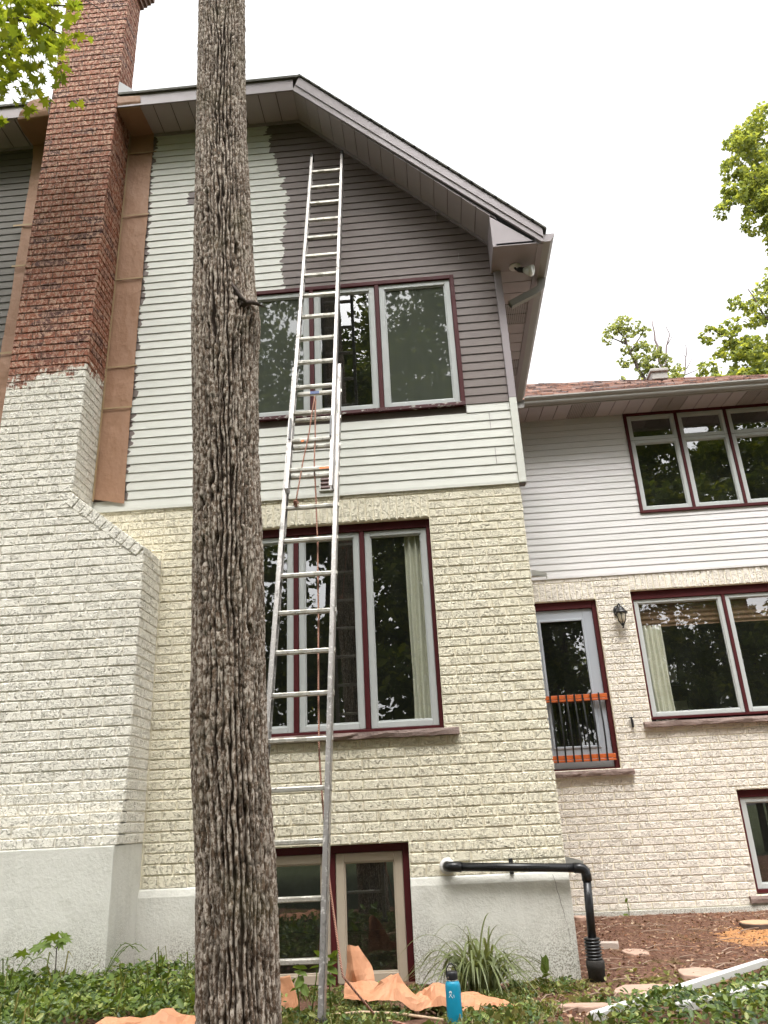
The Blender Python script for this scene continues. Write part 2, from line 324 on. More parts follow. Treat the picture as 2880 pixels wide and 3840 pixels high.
# ------------------------------------------------------------------ mesh helpers
class MB:
    def __init__(s): s.v = []; s.f = []; s.mi = []
    def add(s, vs, fs, mi=0):
        o = len(s.v); s.v += [tuple(q) for q in vs]; s.f += [tuple(i+o for i in f) for f in fs]; s.mi += [mi]*len(fs); return s
    def box(s, x0, x1, y0, y1, z0, z1, mi=0):
        return s.add([(x0,y0,z0),(x1,y0,z0),(x1,y1,z0),(x0,y1,z0),(x0,y0,z1),(x1,y0,z1),(x1,y1,z1),(x0,y1,z1)],
                     [(0,3,2,1),(4,5,6,7),(0,1,5,4),(1,2,6,5),(2,3,7,6),(3,0,4,7)], mi)
    def obox(s, o, ax, ay, az, mi=0):     # box from corner o along three edge vectors
        o, ax, ay, az = map(Vector, (o, ax, ay, az))
        return s.add([o, o+ax, o+ax+ay, o+ay, o+az, o+ax+az, o+ax+ay+az, o+ay+az],
                     [(0,3,2,1),(4,5,6,7),(0,1,5,4),(1,2,6,5),(2,3,7,6),(3,0,4,7)], mi)
    def ring(s, x0, x1, z0, z1, w, y0, y1, mi=0, wb=None, wt=None):
        wb = w if wb is None else wb; wt = w if wt is None else wt
        s.box(x0, x0+w, y0, y1, z0, z1, mi); s.box(x1-w, x1, y0, y1, z0, z1, mi)
        s.box(x0+w, x1-w, y0, y1, z0, z0+wb, mi); s.box(x0+w, x1-w, y0, y1, z1-wt, z1, mi); return s
    def prism(s, pts, d, mi=0):           # planar polygon extruded by vector d
        n = len(pts); d = Vector(d); a = [Vector(q) for q in pts]; b = [q+d for q in a]
        return s.add(a+b, [tuple(range(n)), tuple(range(2*n-1, n-1, -1))] + [(i, i+n, (i+1) % n+n, (i+1) % n) for i in range(n)], mi)
    def tube(s, path, r, n=8, mi=0, cap=True):
        path = [Vector(q) for q in path]; k = len(path); rs = r if hasattr(r, '__len__') else [r]*k
        o = len(s.v); ref = None
        for i, q in enumerate(path):
            d = (path[min(i+1, k-1)] - path[max(i-1, 0)])
            d = d.normalized() if d.length > 1e-9 else Vector((0, 0, 1))
            if ref is None: ref = d.orthogonal().normalized()
            ref = (ref - d*ref.dot(d)); ref = ref.normalized() if ref.length > 1e-6 else d.orthogonal().normalized()
            bn = d.cross(ref)
            for j in range(n):
                t = 2*math.pi*j/n; s.v.append(tuple(q + (ref*math.cos(t) + bn*math.sin(t))*rs[i]))
        fs = []
        for i in range(k-1):
            for j in range(n):
                fs.append((o+i*n+j, o+i*n+(j+1) % n, o+(i+1)*n+(j+1) % n, o+(i+1)*n+j))
        if cap: fs += [tuple(o+j for j in range(n-1, -1, -1)), tuple(o+(k-1)*n+j for j in range(n))]
        s.f += fs; s.mi += [mi]*len(fs); return s
    def lathe(s, prof, n=20, c=(0, 0, 0), mi=0):   # profile [(r,z)]
        o = len(s.v); c = Vector(c)
        for r, z in prof:
            for j in range(n):
                t = 2*math.pi*j/n; s.v.append((c.x+r*math.cos(t), c.y+r*math.sin(t), c.z+z))
        fs = [(o+i*n+j, o+i*n+(j+1) % n, o+(i+1)*n+(j+1) % n, o+(i+1)*n+j) for i in range(len(prof)-1) for j in range(n)]
        fs += [tuple(o+j for j in range(n-1, -1, -1)), tuple(o+(len(prof)-1)*n+j for j in range(n))]
        s.f += fs; s.mi += [mi]*len(fs); return s
    def grid(s, fn, nu, nv, mi=0):
        o = len(s.v)
        for j in range(nv+1):
            for i in range(nu+1): s.v.append(tuple(fn(i/nu, j/nv)))
        fs = [(o+j*(nu+1)+i, o+j*(nu+1)+i+1, o+(j+1)*(nu+1)+i+1, o+(j+1)*(nu+1)+i) for j in range(nv) for i in range(nu)]
        s.f += fs; s.mi += [mi]*len(fs); return s
    def mesh(s, name, mats, origin=(0, 0, 0), smooth=False):
        me = bpy.data.meshes.new(name); ox, oy, oz = origin
        me.from_pydata([(x-ox, y-oy, z-oz) for x, y, z in s.v], [], s.f)
        for k in (mats if isinstance(mats, (list, tuple)) else [mats]): me.materials.append(M[k])
        if any(s.mi): me.polygons.foreach_set('material_index', s.mi)
        if smooth: me.polygons.foreach_set('use_smooth', [True]*len(me.polygons))
        me.update(); return me
    def build(s, name, mats, parent=None, smooth=False, bevel=0.0, solid=0.0):
        org = tuple(parent_origin(parent)) if parent else (0, 0, 0)
        return link(name, s.mesh(name, mats, org, smooth), parent, bevel, solid)
def parent_origin(p):
    v = Vector((0, 0, 0))
    while p is not None: v += p.location; p = p.parent
    return v
def link(name, me, parent=None, bevel=0.0, solid=0.0):
    o = bpy.data.objects.new(name, me); COL.objects.link(o); o.parent = parent
    if solid: md = o.modifiers.new('thick', 'SOLIDIFY'); md.thickness = solid
    if bevel: md = o.modifiers.new('edge', 'BEVEL'); md.width = bevel; md.segments = 2; md.limit_method = 'ANGLE'
    return o
def tag(o, label, cat, group=None, kind=None):
    o['label'] = label; o['category'] = cat
    if group: o['group'] = group
    if kind: o['kind'] = kind
    return o
def thing(name, loc, label, cat, group=None):
    o = bpy.data.objects.new(name, None); COL.objects.link(o); o.location = loc; o.empty_display_size = 0.1
    return tag(o, label, cat, group)
def one(mb, name, mats, loc, label, cat, group=None, smooth=False, bevel=0.0, solid=0.0):
    o = link(name, mb.mesh(name, mats, loc, smooth), None, bevel, solid); o.location = loc
    return tag(o, label, cat, group)
def sm(a, b, x):
    t = min(1, max(0, (x-a)/(b-a))); return t*t*(3-2*t)

# ------------------------------------------------------------------ ground
def gz(x, y):
    z = 0.19*(min(1.9, max(0, -y-0.2))/1.9)**2
    z += 0.13*sm(-1.9, -3.1, x)*sm(0.6, -0.5, y)*(1-.75*sm(-1.0, -2.1, y))
    z -= 0.75*sm(-3.2, -6.8, y)
    if y > 0: z += 0.02*sm(0, 3.3, y)
    z += 0.018*noise.noise((x*1.3, y*1.3, 0.3)) + 0.008*noise.noise((x*5, y*5, 1.3))
    return z
def axis(lo, hi, step, far):
    a = list(np.arange(lo, hi+1e-6, step)); g = step; L = lo; H = hi; pre = []; post = []
    while L > -far: g *= 1.35; L -= g; pre.append(L)
    g = step
    while H < far: g *= 1.35; H += g; post.append(H)
    return pre[::-1] + a + post
gx = axis(-6, 5, 0.07, 400); gy = axis(-4, 4.2, 0.07, 400)
g = MB(); nx = len(gx)
g.v = [(x, y, gz(x, y)) for y in gy for x in gx]
g.f = [(j*nx+i, j*nx+i+1, (j+1)*nx+i+1, (j+1)*nx+i) for j in range(len(gy)-1) for i in range(nx-1)]; g.mi = [0]*len(g.f)
o = g.build('ground', 'ground', smooth=True); o['kind'] = 'structure'

# ------------------------------------------------------------------ house
H = thing('house', (0, 0, 0), 'two storey house of cream painted brick and siding with gable, chimney and recessed wing', 'house')
BW, BH = 0.236, 0.08
BRICKS = {}
def brick_mesh(w, h, mat, d=0.06):
    w = round(w, 3); h = round(h, 3); key = (w, h, mat)
    if key in BRICKS: return BRICKS[key]
    mb = MB(); c = 0.005; a, b = w/2, h/2
    fr = [(-a+c, 0, -b+c), (a-c, 0, -b+c), (a-c, 0, b-c), (-a+c, 0, b-c)]
    md = [(-a, c, -b), (a, c, -b), (a, c, b), (-a, c, b)]
    bk = [(-a, d, -b), (a, d, -b), (a, d, b), (-a, d, b)]
    mb.add(fr+md+bk, [(0, 1, 2, 3)] + [(i+4, (i+1) % 4+4, (i+1) % 4, i) for i in range(4)] + [(i+8, (i+1) % 4+8, (i+1) % 4+4, i+4) for i in range(4)])
    BRICKS[key] = mb.mesh('brick', mat); return BRICKS[key]
def split_rows(x0, x1, zs, holes, off=0.0, bw=BW, lim=None):
    """rows of bricks between the z lines; returns [(x0,x1,z0,z1)] cut round the holes"""
    out = []
    for r in range(len(zs)-1):
        z1, z0 = zs[r], zs[r+1]
        xr = x1 if lim is None else min(x1, lim(z1))
        cuts = {x0, xr}
        for (a, b, c, d) in holes:
            if c < z1-1e-4 and d > z0+1e-4: cuts |= {min(max(a, x0), xr), min(max(b, x0), xr)}
        cuts = sorted(cuts); o2 = off + (0 if r % 2 else bw/2)
        for a, b in zip(cuts[:-1], cuts[1:]):
            if b-a < 0.012: continue
            zz = [(z0, z1)]
            for (ha, hb, hc, hd) in holes:
                if ha < b-1e-4 and hb > a+1e-4:
                    nz = []
                    for (p, q) in zz:
                        if hd <= p+1e-4 or hc >= q-1e-4: nz.append((p, q)); continue
                        if hc-p > 0.018: nz.append((p, hc))
                        if q-hd > 0.018: nz.append((hd, q))
                    zz = nz
            for (p, q) in zz:
                k = math.floor((a-o2)/bw); xs = [a]
                while o2+(k+1)*bw < b-0.03:
                    k += 1
                    if o2+k*bw > a+0.03: xs.append(o2+k*bw)
                xs.append(b)
                for u, v in zip(xs[:-1], xs[1:]): out.append((u, v, p, q))
    return out
def frame_rank(c):      # bricks nearest the view axis and the camera show largest
    d = Vector(c) - m.translation; z = d.dot(fw)
    if z <= 0: return 1e9
    u, v = d.dot(rt)/z, d.dot(up)/z
    return (z if abs(u) < 0.505 and abs(v) < 0.67 else 1e4+z)
def lay(parent, bricks, mat, J=0.0105, limit=300):
    """bricks: (centre, rotation matrix, width, height); the nearest become objects, the rest one stuff part"""
    bricks = sorted(bricks, key=lambda b: frame_rank(b[0]))
    rest = MB()
    for i, (c, rot, bw, bh) in enumerate(bricks):
        me = brick_mesh(max(0.015, bw-J), max(0.012, bh-J), mat)
        c = Vector(c) + rot @ Vector((0, rng.uniform(-0.0022, 0.0022), 0))
        if i < limit:
            o = bpy.data.objects.new('brick', me); COL.objects.link(o); o.parent = parent
            o.matrix_local = Matrix.Translation(c) @ rot.to_4x4() @ Matrix.Rotation(rng.uniform(-.004, .004), 4, 'Y')
        else:
            mt = Matrix.Translation(c) @ rot.to_4x4()
            rest.add([mt @ q.co for q in me.vertices], [tuple(p.vertices) for p in me.polygons])
    if rest.v:
        o = rest.build('bricks', mat, parent); o['kind'] = 'stuff'
I3 = Matrix.Identity(3); RX = Matrix.Rotation(R(90), 3, 'Z')      # RX turns a brick to face +x
def front(list_, y): return [(((a+b)/2, y, (c+d)/2), I3, b-a, d-c) for a, b, c, d in list_]
def holed_wall(name, mat, x0, x1, z0, z1, y, holes, depth=0.16, parent=H):
    xs = sorted({x0, x1} | {min(max(q, x0), x1) for h in holes for q in h[:2]}); zs = sorted({z0, z1} | {min(max(q, z0), z1) for h in holes for q in h[2:]})
    mb = MB()
    for a, b in zip(xs[:-1], xs[1:]):
        for c, d in zip(zs[:-1], zs[1:]):
            if any(h[0] < (a+b)/2 < h[1] and h[2] < (c+d)/2 < h[3] for h in holes): continue
            mb.add([(a, y, c), (b, y, c), (b, y, d), (a, y, d)], [(0, 1, 2, 3)])
    for a, b, c, d in holes:
        mb.add([(a, y, c), (a, y+depth, c), (a, y+depth, d), (a, y, d)], [(0, 1, 2, 3)]); mb.add([(b, y, c), (b, y+depth, c), (b, y+depth, d), (b, y, d)], [(3, 2, 1, 0)])
        mb.add([(a, y, d), (b, y, d), (b, y+depth, d), (a, y+depth, d)], [(3, 2, 1, 0)]); mb.add([(a, y, c), (b, y, c), (b, y+depth, c), (a, y+depth, c)], [(0, 1, 2, 3)])
    return mb.build(name, mat, parent)
# --- main block brick
Z0 = 3.933
W_UP = (-2.74, -0.425, 4.822, 6.362); W_LOW = (-2.725, -0.855, 1.773, 3.701); W_BASE = (-2.42, -1.2, -0.05, 0.973)
rows = [3.992] + [Z0 - BH*i for i in range(0, 41)]; rows[-1] = 0.715
wall = holed_wall('brick_wall', 'mortar', -4.3, -0.006, 0.5, 4.0, 0.004, [W_LOW, W_BASE])
sold = (-2.8, -0.86, 3.701, Z0)
bl = front(split_rows(-3.33, 0.0, rows, [W_LOW, W_BASE, sold], -0.01), -0.004)
bl += front(split_rows(-4.03, -3.33, rows[:8], [], -0.01), -0.004)
ns = 27; sw = (sold[1]-sold[0])/ns
bl += [((sold[0]+sw*(i+.5), -0.004, (sold[2]+sold[3])/2), I3, sw, sold[3]-sold[2]) for i in range(ns)]
# the corner returns a little on the side wall
bl += [((0.004, y0+.06, z), RX, 0.11, BH) for z in [Z0-BH*(i+.5) for i in range(0, 40, 1)] for y0 in (0.0,)]
lay(wall, bl, 'brick')
# side wall and back of the main block
mb = MB(); mb.box(-0.12, -0.008, 0.13, 9.0, 0.0, 6.36)
side = mb.build('side_wall', 'mortar', H)
lay(side, [((0.0, .12+BW*(k+.5)-(BW/2 if i % 2 else 0), Z0-BH*(i+.5)), RX, BW, BH) for i in range(40) for k in range(14)], 'brick', limit=0)
for i in range(26):
    z0 = 3.992+.09363*i
    if z0 > 6.3: break
    mb = MB(); mb.prism([(-.006, .05, z0), (.0085, .05, z0), (.0, .05, z0+.0936), (-.006, .05, z0+.0936)], (0, 3.33, 0)); mb.build('siding_board', 'siding_white' if z0 < 4.85 else 'siding_brown', side)
mb = MB(); mb.box(-.1, .012, .152, 3.35, -.4, .72); mb.build('foundation', 'found', H)
mb = MB(); mb.box(-8, -5.56, -.03, .2, -.4, .72); mb.build('foundation', 'found', H)
mb = MB(); mb.box(-8, -4.6, .004, .3, .6, 4.0); back = mb.build('brick_wall', 'mortar', H)
lay(back, [((-8.0+BW*(k+.5)+(BW/2 if i % 2 else 0), -.004, Z0-BH*(i+.5)), I3, BW, BH) for i in range(-1, 40) for k in range(14)], 'brick', limit=0)
# foundation
for x0, x1 in ((-3.36, -2.42), (-1.2, 0.012)):
    fd = MB()
    fd.prism([(x0, 0.0, 0.722), (x0, -0.012, 0.712), (x0, -0.028, 0.66), (x0, -0.030, -0.4), (x0, 0.15, -0.4), (x0, 0.15, 0.722)], (x1-x0, 0, 0))
    fd.build('foundation', 'found', H, bevel=0.006)
crk = MB(); cp = [(-0.11, 0.70), (-0.095, 0.64), (-0.092, 0.60), (-0.08, 0.55), (-0.074, 0.5), (-0.06, 0.45), (-0.055, 0.40), (-0.045, 0.36), (-0.04, 0.31), (-0.037, 0.27)]
crk.tube([(x+rng.uniform(-.003, .003), -0.031 if z < .66 else -0.024, z) for x, z in cp], [0.0016]*6+[0.0011]*4, 4)
crk.build('crack', 'bark2', H)

# --- siding
def board(parent, segs, z0, z1, y=0.0, kick=0.0085, mats=None):
    """one clapboard, segs [(x0,x1,material index)], neighbours meet in a ragged brushed edge"""
    mb = MB(); n = 4
    def pt(x, t): return (x, y-kick*(1-t), z0+(z1-z0)*t)
    prev = [(segs[0][0], q/n) for q in range(n+1)]
    for k, (a, b, mi) in enumerate(segs):
        last = k == len(segs)-1
        nxt = [(b if last else b + rng.uniform(-.028, .028), q/n) for q in range(n+1)]
        for q in range(n):
            mb.add([pt(*prev[q]), pt(*nxt[q]), pt(*nxt[q+1]), pt(*prev[q+1])], [(0, 1, 2, 3)], mi)
        mb.add([(prev[0][0], y-kick, z0), (prev[0][0], y+0.004, z0+0.004), (nxt[0][0], y+0.004, z0+0.004), (nxt[0][0], y-kick, z0)], [(0, 1, 2, 3)], mi)
        prev = nxt
    return mb.build('siding_board', mats, parent)
S = 0.09363
sw_ = MB(); holes = [W_UP]
swall = holed_wall('siding_wall', 'siding_brown', -8.0, 0.0, 3.995, 6.7, 0.012, holes, 0.1)
mb = MB(); mb.prism([(-8, .012, 6.7), (0, .012, 6.7), (-2.03, .012, 8.77), (-8, .012, 8.77)], (0, .05, 0)); mb.build('gable_sheathing', 'siding_brown', swall)
def paint_edge(z):
    pts = [(6.3, -2.215), (6.73, -2.216), (7.2, -2.235), (7.3, -2.18), (7.45, -2.165), (7.75, -2.215), (8.12, -2.276), (8.3, -2.33), (8.76, -2.441), (9.2, -2.5)]
    for (a, p), (b, q) in zip(pts[:-1], pts[1:]):
        if a <= z < b: return p+(q-p)*(z-a)/(b-a)
    return -2.3
for i in range(51):
    z0 = 3.992+S*i; z1 = z0+S; zc = (z0+z1)/2
    xr = min(-0.006, -2.033+(8.749-z0)*1.0+0.06)
    xl = -4.12; fr = -3.735+rng.uniform(-.02, .03)
    mats = ['siding_white', 'siding_brown']
    left = [(xl, fr, 1 if z0 > 4.05 else 0)]
    inwin = W_UP[2]-0.03 < zc < W_UP[3]+0.01
    patch = 7.60 < zc < 7.84
    def seg_left(end):
        if patch:
            e0 = -3.31+rng.uniform(-.03, .03)
            return left+[(fr, e0, 0), (e0, -2.9, 1), (-2.9, end, 0)]
        return left+[(fr, end, 0)]
    if z1 < W_UP[2]+0.02:
        if 4.76 < zc < 4.9: board(swall, seg_left(W_UP[0]), z0, z1, mats=mats); board(swall, [(W_UP[1], xr, 0)], z0, z1, mats=mats)
        else: board(swall, seg_left(xr), z0, z1, mats=mats)
    elif inwin:
        board(swall, seg_left(W_UP[0]), z0, z1, mats=mats); 
        board(swall, [(W_UP[1], xr, 0 if zc < 4.87 else 1)], z0, z1, mats=mats)
    else:
        ed = paint_edge(zc)+rng.uniform(-.03, .03)
        board(swall, seg_left(min(ed, xr-.05))+[(min(ed, xr-.05), xr, 1)], z0, z1, mats=mats)
    board(swall, [(-8.0, -4.80, 0)], z0, z1, mats=['siding_brown_shade'])
# a brushed tongue of fresh paint right of the upper window, starter strip and butt seams
mb = MB(); mb.box(-4.03, -0.006, -0.018, -0.002, 3.968, 3.998); mb.build('starter_strip', 'siding_white', swall)
for x, z, hh in ((-0.42, 4.74, 1), (-0.21, 4.55, 2), (-0.19, 4.18, 2), (-0.55, 7.1, 2), (-0.35, 6.55, 1)):
    mb = MB(); mb.box(x-.0015, x+.0015, -.0145, .0, z, z+S*hh*.95); mb.build('board_seam', 'trim', swall)
# corner post
mb = MB(); mb.box(-0.008, 0.062, -0.032, 0.05, 3.968, 4.86); lo = mb.build('corner_post', 'siding_white', H, bevel=0.004)
mb = MB(); mb.box(-0.0085, 0.0625, -0.0325, 0.05, 4.86, 6.40); mb.build('corner_post', 'trim', H, bevel=0.004)
mb = MB(); mb.box(-0.002, 0.052, -0.026, 0.05, 3.958, 3.967); mb.build('post_end', 'groove', lo)

# --- windows
def sash(parent, x0, x1, z0, z1, y, w=0.052, mat='sash', pane='glass', dy=0.035, wb=None):
    mb = MB(); mb.ring(x0, x1, z0, z1, w, y, y+dy, wb=wb)
    s = mb.build('sash', mat, parent, bevel=0.004)
    mb = MB(); mb.ring(x0+w-.002, x1-w+.002, z0+(wb or w)-.002, z1-w+.002, 0.014, y+.012, y+dy+.004); mb.build('glazing_bead', mat, s, bevel=0.003)
    mb = MB(); a, b, c, d = x0+w, x1-w, z0+(wb or w), z1-w
    mb.add([(a, y+.024, c), (b, y+.024, c), (b, y+.024, d), (a, y+.024, d)], [(0, 1, 2, 3)])
    mb.build('pane', pane, s)
    return s
def window(x0, x1, z0, z1, y, fw_, mull, sash_w=0.052, mat='sash', top=None, bot=None, frame='maroon', depth=0.07, panes=None):
    mb = MB(); top = fw_ if top is None else top; bot = fw_ if bot is None else bot
    mb.ring(x0, x1, z0, z1, fw_, y, y+depth, wb=bot, wt=top)
    for q in mull: mb.box(q-.022, q+.022, y+.004, y+depth, z0+bot, z1-top)
    f = mb.build('window', frame, H, bevel=0.004)
    xs = [x0+fw_] + [v for q in mull for v in (q-.022, q+.022)] + [x1-fw_]
    for i, (a, b) in enumerate(zip(xs[::2], xs[1::2])):
        sash(f, a+.002, b-.002, z0+bot+.002, z1-top-.002, y+.02, sash_w, mat, (panes or {}).get(i, 'glass'))
    return f
wu = window(*W_UP[:2], W_UP[2], W_UP[3], -0.03, 0.045, [-1.915, -1.232], 0.055, panes={0: 'screen', 2: 'screen'}, bot=0.03, depth=0.09)
wu['label'] = 'three pane upper window with maroon frame and peeling bottom rail'
mb = MB(); mb.box(W_UP[0], W_UP[1], -0.036, -0.002, W_UP[2]-.004, W_UP[2]+.034); mb.build('bottom_rail', 'peel', wu, bevel=.003)
wl = window(W_LOW[0], W_LOW[1], 1.828, W_LOW[3], 0.05, 0.035, [-2.098, -1.487], 0.05, top=0.075, bot=0.03)
wb = window(W_BASE[0], W_BASE[1], W_BASE[2], W_BASE[3], 0.06, 0.055, [-1.815], 0.066, 'sash_beige', top=0.06)
def sill(name, x0, x1, z0, z1, y0, y1, parent, n=18):
    mb = MB(); st = []
    rng2 = random.Random(int(abs(x0)*100))
    for i in range(n+1):
        x = x0+(x1-x0)*i/n; j = lambda s: rng2.uniform(-s, s)
        st.append([(x, y0+j(.008), z0+j(.004)), (x, y0-.006+j(.008), (z0+z1)/2+j(.008)), (x, y0+.004+j(.006), z1-.004+j(.002)), (x, y1, z1), (x, y1, z0)])
    o = len(mb.v); mb.v += [p for s_ in st for p in s_]
    for i in range(n):
        for k in range(5): mb.f.append((o+i*5+k, o+i*5+(k+1) % 5, o+(i+1)*5+(k+1) % 5, o+(i+1)*5+k))
    mb.f += [tuple(o+k for k in range(4, -1, -1)), tuple(o+n*5+k for k in range(5))]; mb.mi = [0]*len(mb.f)
    return mb.build(name, 'stone', parent)
sill('sill', -2.86, -0.735, 1.771, 1.828, -0.055, 0.14, wl)

# --- chimney (front plane y=-0.436)
YC = -0.436
ch = MB()
ch.prism([(-5.55, YC+.0075, 1.06), (-3.343, YC+.0075, 1.06), (-3.343, YC+.0075, 3.40), (-4.035, YC+.0075, 3.95), (-4.048, YC+.0075, 4.0), (-4.048, YC+.0075, 8.9), (-4.812, YC+.0075, 8.9), (-4.812, YC+.0075, 4.0), (-5.55, YC+.0075, 3.42)], (0, 0.45, 0))
ch.box(-4.812, -4.048, YC+.0075, -0.09, 8.9, 11.35)
chim = ch.build('chimney', 'chimney_mortar', H); chim['label'] = 'tall brick chimney, lower half painted cream, upper half bare red'
crow = [Z0-BH*i for i in range(-93, 31)]
bl = []
up_rows = [z for z in crow if z >= 3.92]; lo_rows = [z for z in crow if z <= 4.02]
bl += front(split_rows(-4.82, -4.04, up_rows, [], -4.04), YC)
def lim(z): return min(-3.335, -4.025+(3.997-.105-z)/0.797+.03)
bl += front(split_rows(-5.55, -3.335, [z for z in lo_rows], [], -3.335, lim=lim), YC)
for i, (z1, z0) in enumerate(zip(up_rows[:-1], up_rows[1:])):      # right return, upper shaft
    yb = 0.0 if z1 < 8.92 else -0.09
    cut = YC + (0.118 if i % 2 else 0.236)
    for a, b in ((YC, cut), (cut, min(yb, cut+BW)), (min(yb, cut+BW), yb)):
        if b-a > .03: bl.append(((-4.04, (a+b)/2, (z0+z1)/2), RX, b-a, z1-z0))
for i, (z1, z0) in enumerate(zip(lo_rows[:-1], lo_rows[1:])):
    if z1 > 3.46: continue
    cut = YC + (0.118 if i % 2 else 0.236)
    for a, b in ((YC, cut), (cut, min(0, cut+BW)), (min(0, cut+BW), 0)):
        if b-a > .03: bl.append(((-3.335, (a+b)/2, (z0+z1)/2), RX, b-a, z1-z0))
bl = [b for b in bl if b[0][2] > 1.5]
# plinth: courses stepping forward down to the foundation
for k, (zt, yy) in enumerate(((1.53, -.445), (1.453, -.459), (1.373, -.475), (1.293, -.519), (1.213, -.542), (1.135, -.556))):
    zb = zt-.08 if k < 5 else 1.058
    bl += front(split_rows(-5.55, -3.335, [zt, zb], [], -3.335+.118*(k % 2)), yy)
    cut = yy + (0.118 if k % 2 else 0.236)
    for a, b in ((yy, cut), (cut, 0)): bl.append(((-3.335, (a+b)/2, (zt+zb)/2), RX, b-a, zt-zb))
# rowlock cap along the shoulder
p0, p1 = Vector((-4.03, YC-.006, 3.99)), Vector((-3.338, YC-.006, 3.437)); dv = (p1-p0); ang = math.atan2(-dv.z, dv.x); nb = 10; L = dv.length/nb
rot = Matrix.Rotation(ang, 3, 'Y'); nrm = Vector((-math.sin(ang), 0, -math.cos(ang)))
for i in range(nb):
    c = p0+dv*(i+.5)/nb + nrm*0.052; bl.append((c, rot, L+.006, 0.112))
lay(chim, bl, 'chimney')
mb = MB()
for zt, yy in ((1.535, -.436), (1.453, -.45), (1.373, -.466), (1.293, -.51), (1.213, -.533), (1.135, -.547)): mb.box(-5.55, -3.343, yy, -.38, 1.058, zt-.004)
mb.build('plinth', 'chimney_mortar', chim)
sl = MB(); sl.obox(p0+Vector((-.02, .004, .012)), dv*1.02, (0, .432, 0), (0, 0, -.02)); sl.build('shoulder_top', 'chimney_mortar', chim)
mb = MB()
for k in range(4): mb.box(-4.85-.03*k, -4.01+.03*k, YC-.03-.03*k, -.06+.03*k, 10.85+.08*k, 10.928+.08*k)
mb.build('crown', 'chimney_mortar', chim)
mb = MB(); mb.add([(-4.028, YC-.01, 8.93), (-4.028, -.09, 9.28), (-4.028, -.09, 9.42), (-4.028, YC-.01, 9.12)], [(0, 1, 2, 3)])
mb.build('flashing', 'white_alu', chim, solid=.003)
cf = MB(); cf.prism([(-5.6, -.57, 1.058), (-3.345, -.57, 1.058), (-3.335, -.575, -.3), (-5.6, -.575, -.3)], (0, .6, 0)); cf.build('chimney_foundation', 'found', H, bevel=.008)

# --- main roof
ZT, YF = 8.749, -0.40
def panels(parent, n, fn, perf=()):
    for i in range(n):
        mb = MB(); a, b = fn(i), fn(i+1)      # each: (outer edge point, inner edge point)
        (p0_, q0), (p1_, q1) = a, b
        g_ = 0.03
        P0 = Vector(p0_).lerp(Vector(p1_), g_); P1 = Vector(p1_).lerp(Vector(p0_), g_); Q0 = Vector(q0).lerp(Vector(q1), g_); Q1 = Vector(q1).lerp(Vector(q0), g_)
        nn = (P1-P0).cross(Q0-P0).normalized()
        if nn.z > 0: nn = -nn
        mb.prism([P0, P1, Q1, Q0], nn*0.008)
        mb.build('soffit_panel', 'perf' if i in perf else 'soffit', parent)
sf = MB(); sf.box(-8.0, -4.83, YF, 0.02, ZT+.012, ZT+.03); sf.box(-4.03, -2.033, YF, 0.02, ZT+.012, ZT+.03)
sf.prism([(-2.033, YF, ZT+.012), (0.03, YF, ZT-2.063+.012), (0.03, 0.02, ZT-2.063+.012), (-2.033, .02, ZT+.012)], (0, 0, .02))
gs = sf.build('soffit', 'groove', H)
panels(gs, 15, lambda i: ((-7.9+.204*i, YF, ZT+.011), (-7.9+.204*i, -.003, ZT+.011)))
panels(gs, 10, lambda i: ((-4.03+.2*i, YF, ZT+.011), (-4.03+.2*i, -.003, ZT+.011)))
panels(gs, 15, lambda i: ((-2.03+.134*i, YF, ZT+.011-.134*i), (-2.03+.134*i, -.003, ZT+.011-.134*i)))
mb = MB(); mb.box(-8, -2.03, -.022, -.002, ZT-.03, ZT+.004); mb.prism([(-2.04, -.022, ZT-.03), (0.0, -.022, ZT-2.07), (0, -.022, ZT-2.03), (-2.04, -.022, ZT+.01)], (0, .02, 0)); mb.build('soffit_trim', 'trim', gs)
for a_, b_ in ((-8.0, -4.83), (-4.03, -2.03)):
    fa = MB(); fa.box(a_, b_, YF-.022, YF, ZT-.004, ZT+.165); fa.build('fascia', 'trim', H, bevel=.003)
fa = MB(); fa.prism([(-2.035, YF-.023, ZT-.004), (0.44, YF-.023, ZT-.004-2.395), (0.46, YF-.023, ZT-.004-2.395+.0), (0.46, YF-.023, 6.50), (-1.965, YF-.023, ZT+.165)], (0, .023, 0))
fr_ = fa.build('fascia', 'trim', H, bevel=.003)
fa = MB(); fa.prism([(-2.0, YF-.034, ZT+.06), (0.462, YF-.034, 6.40+.0), (0.462, YF-.034, 6.50), (-1.962, YF-.034, ZT+.172)], (0, .0105, 0)); 
fa.build('drip_edge', 'trim', fr_)
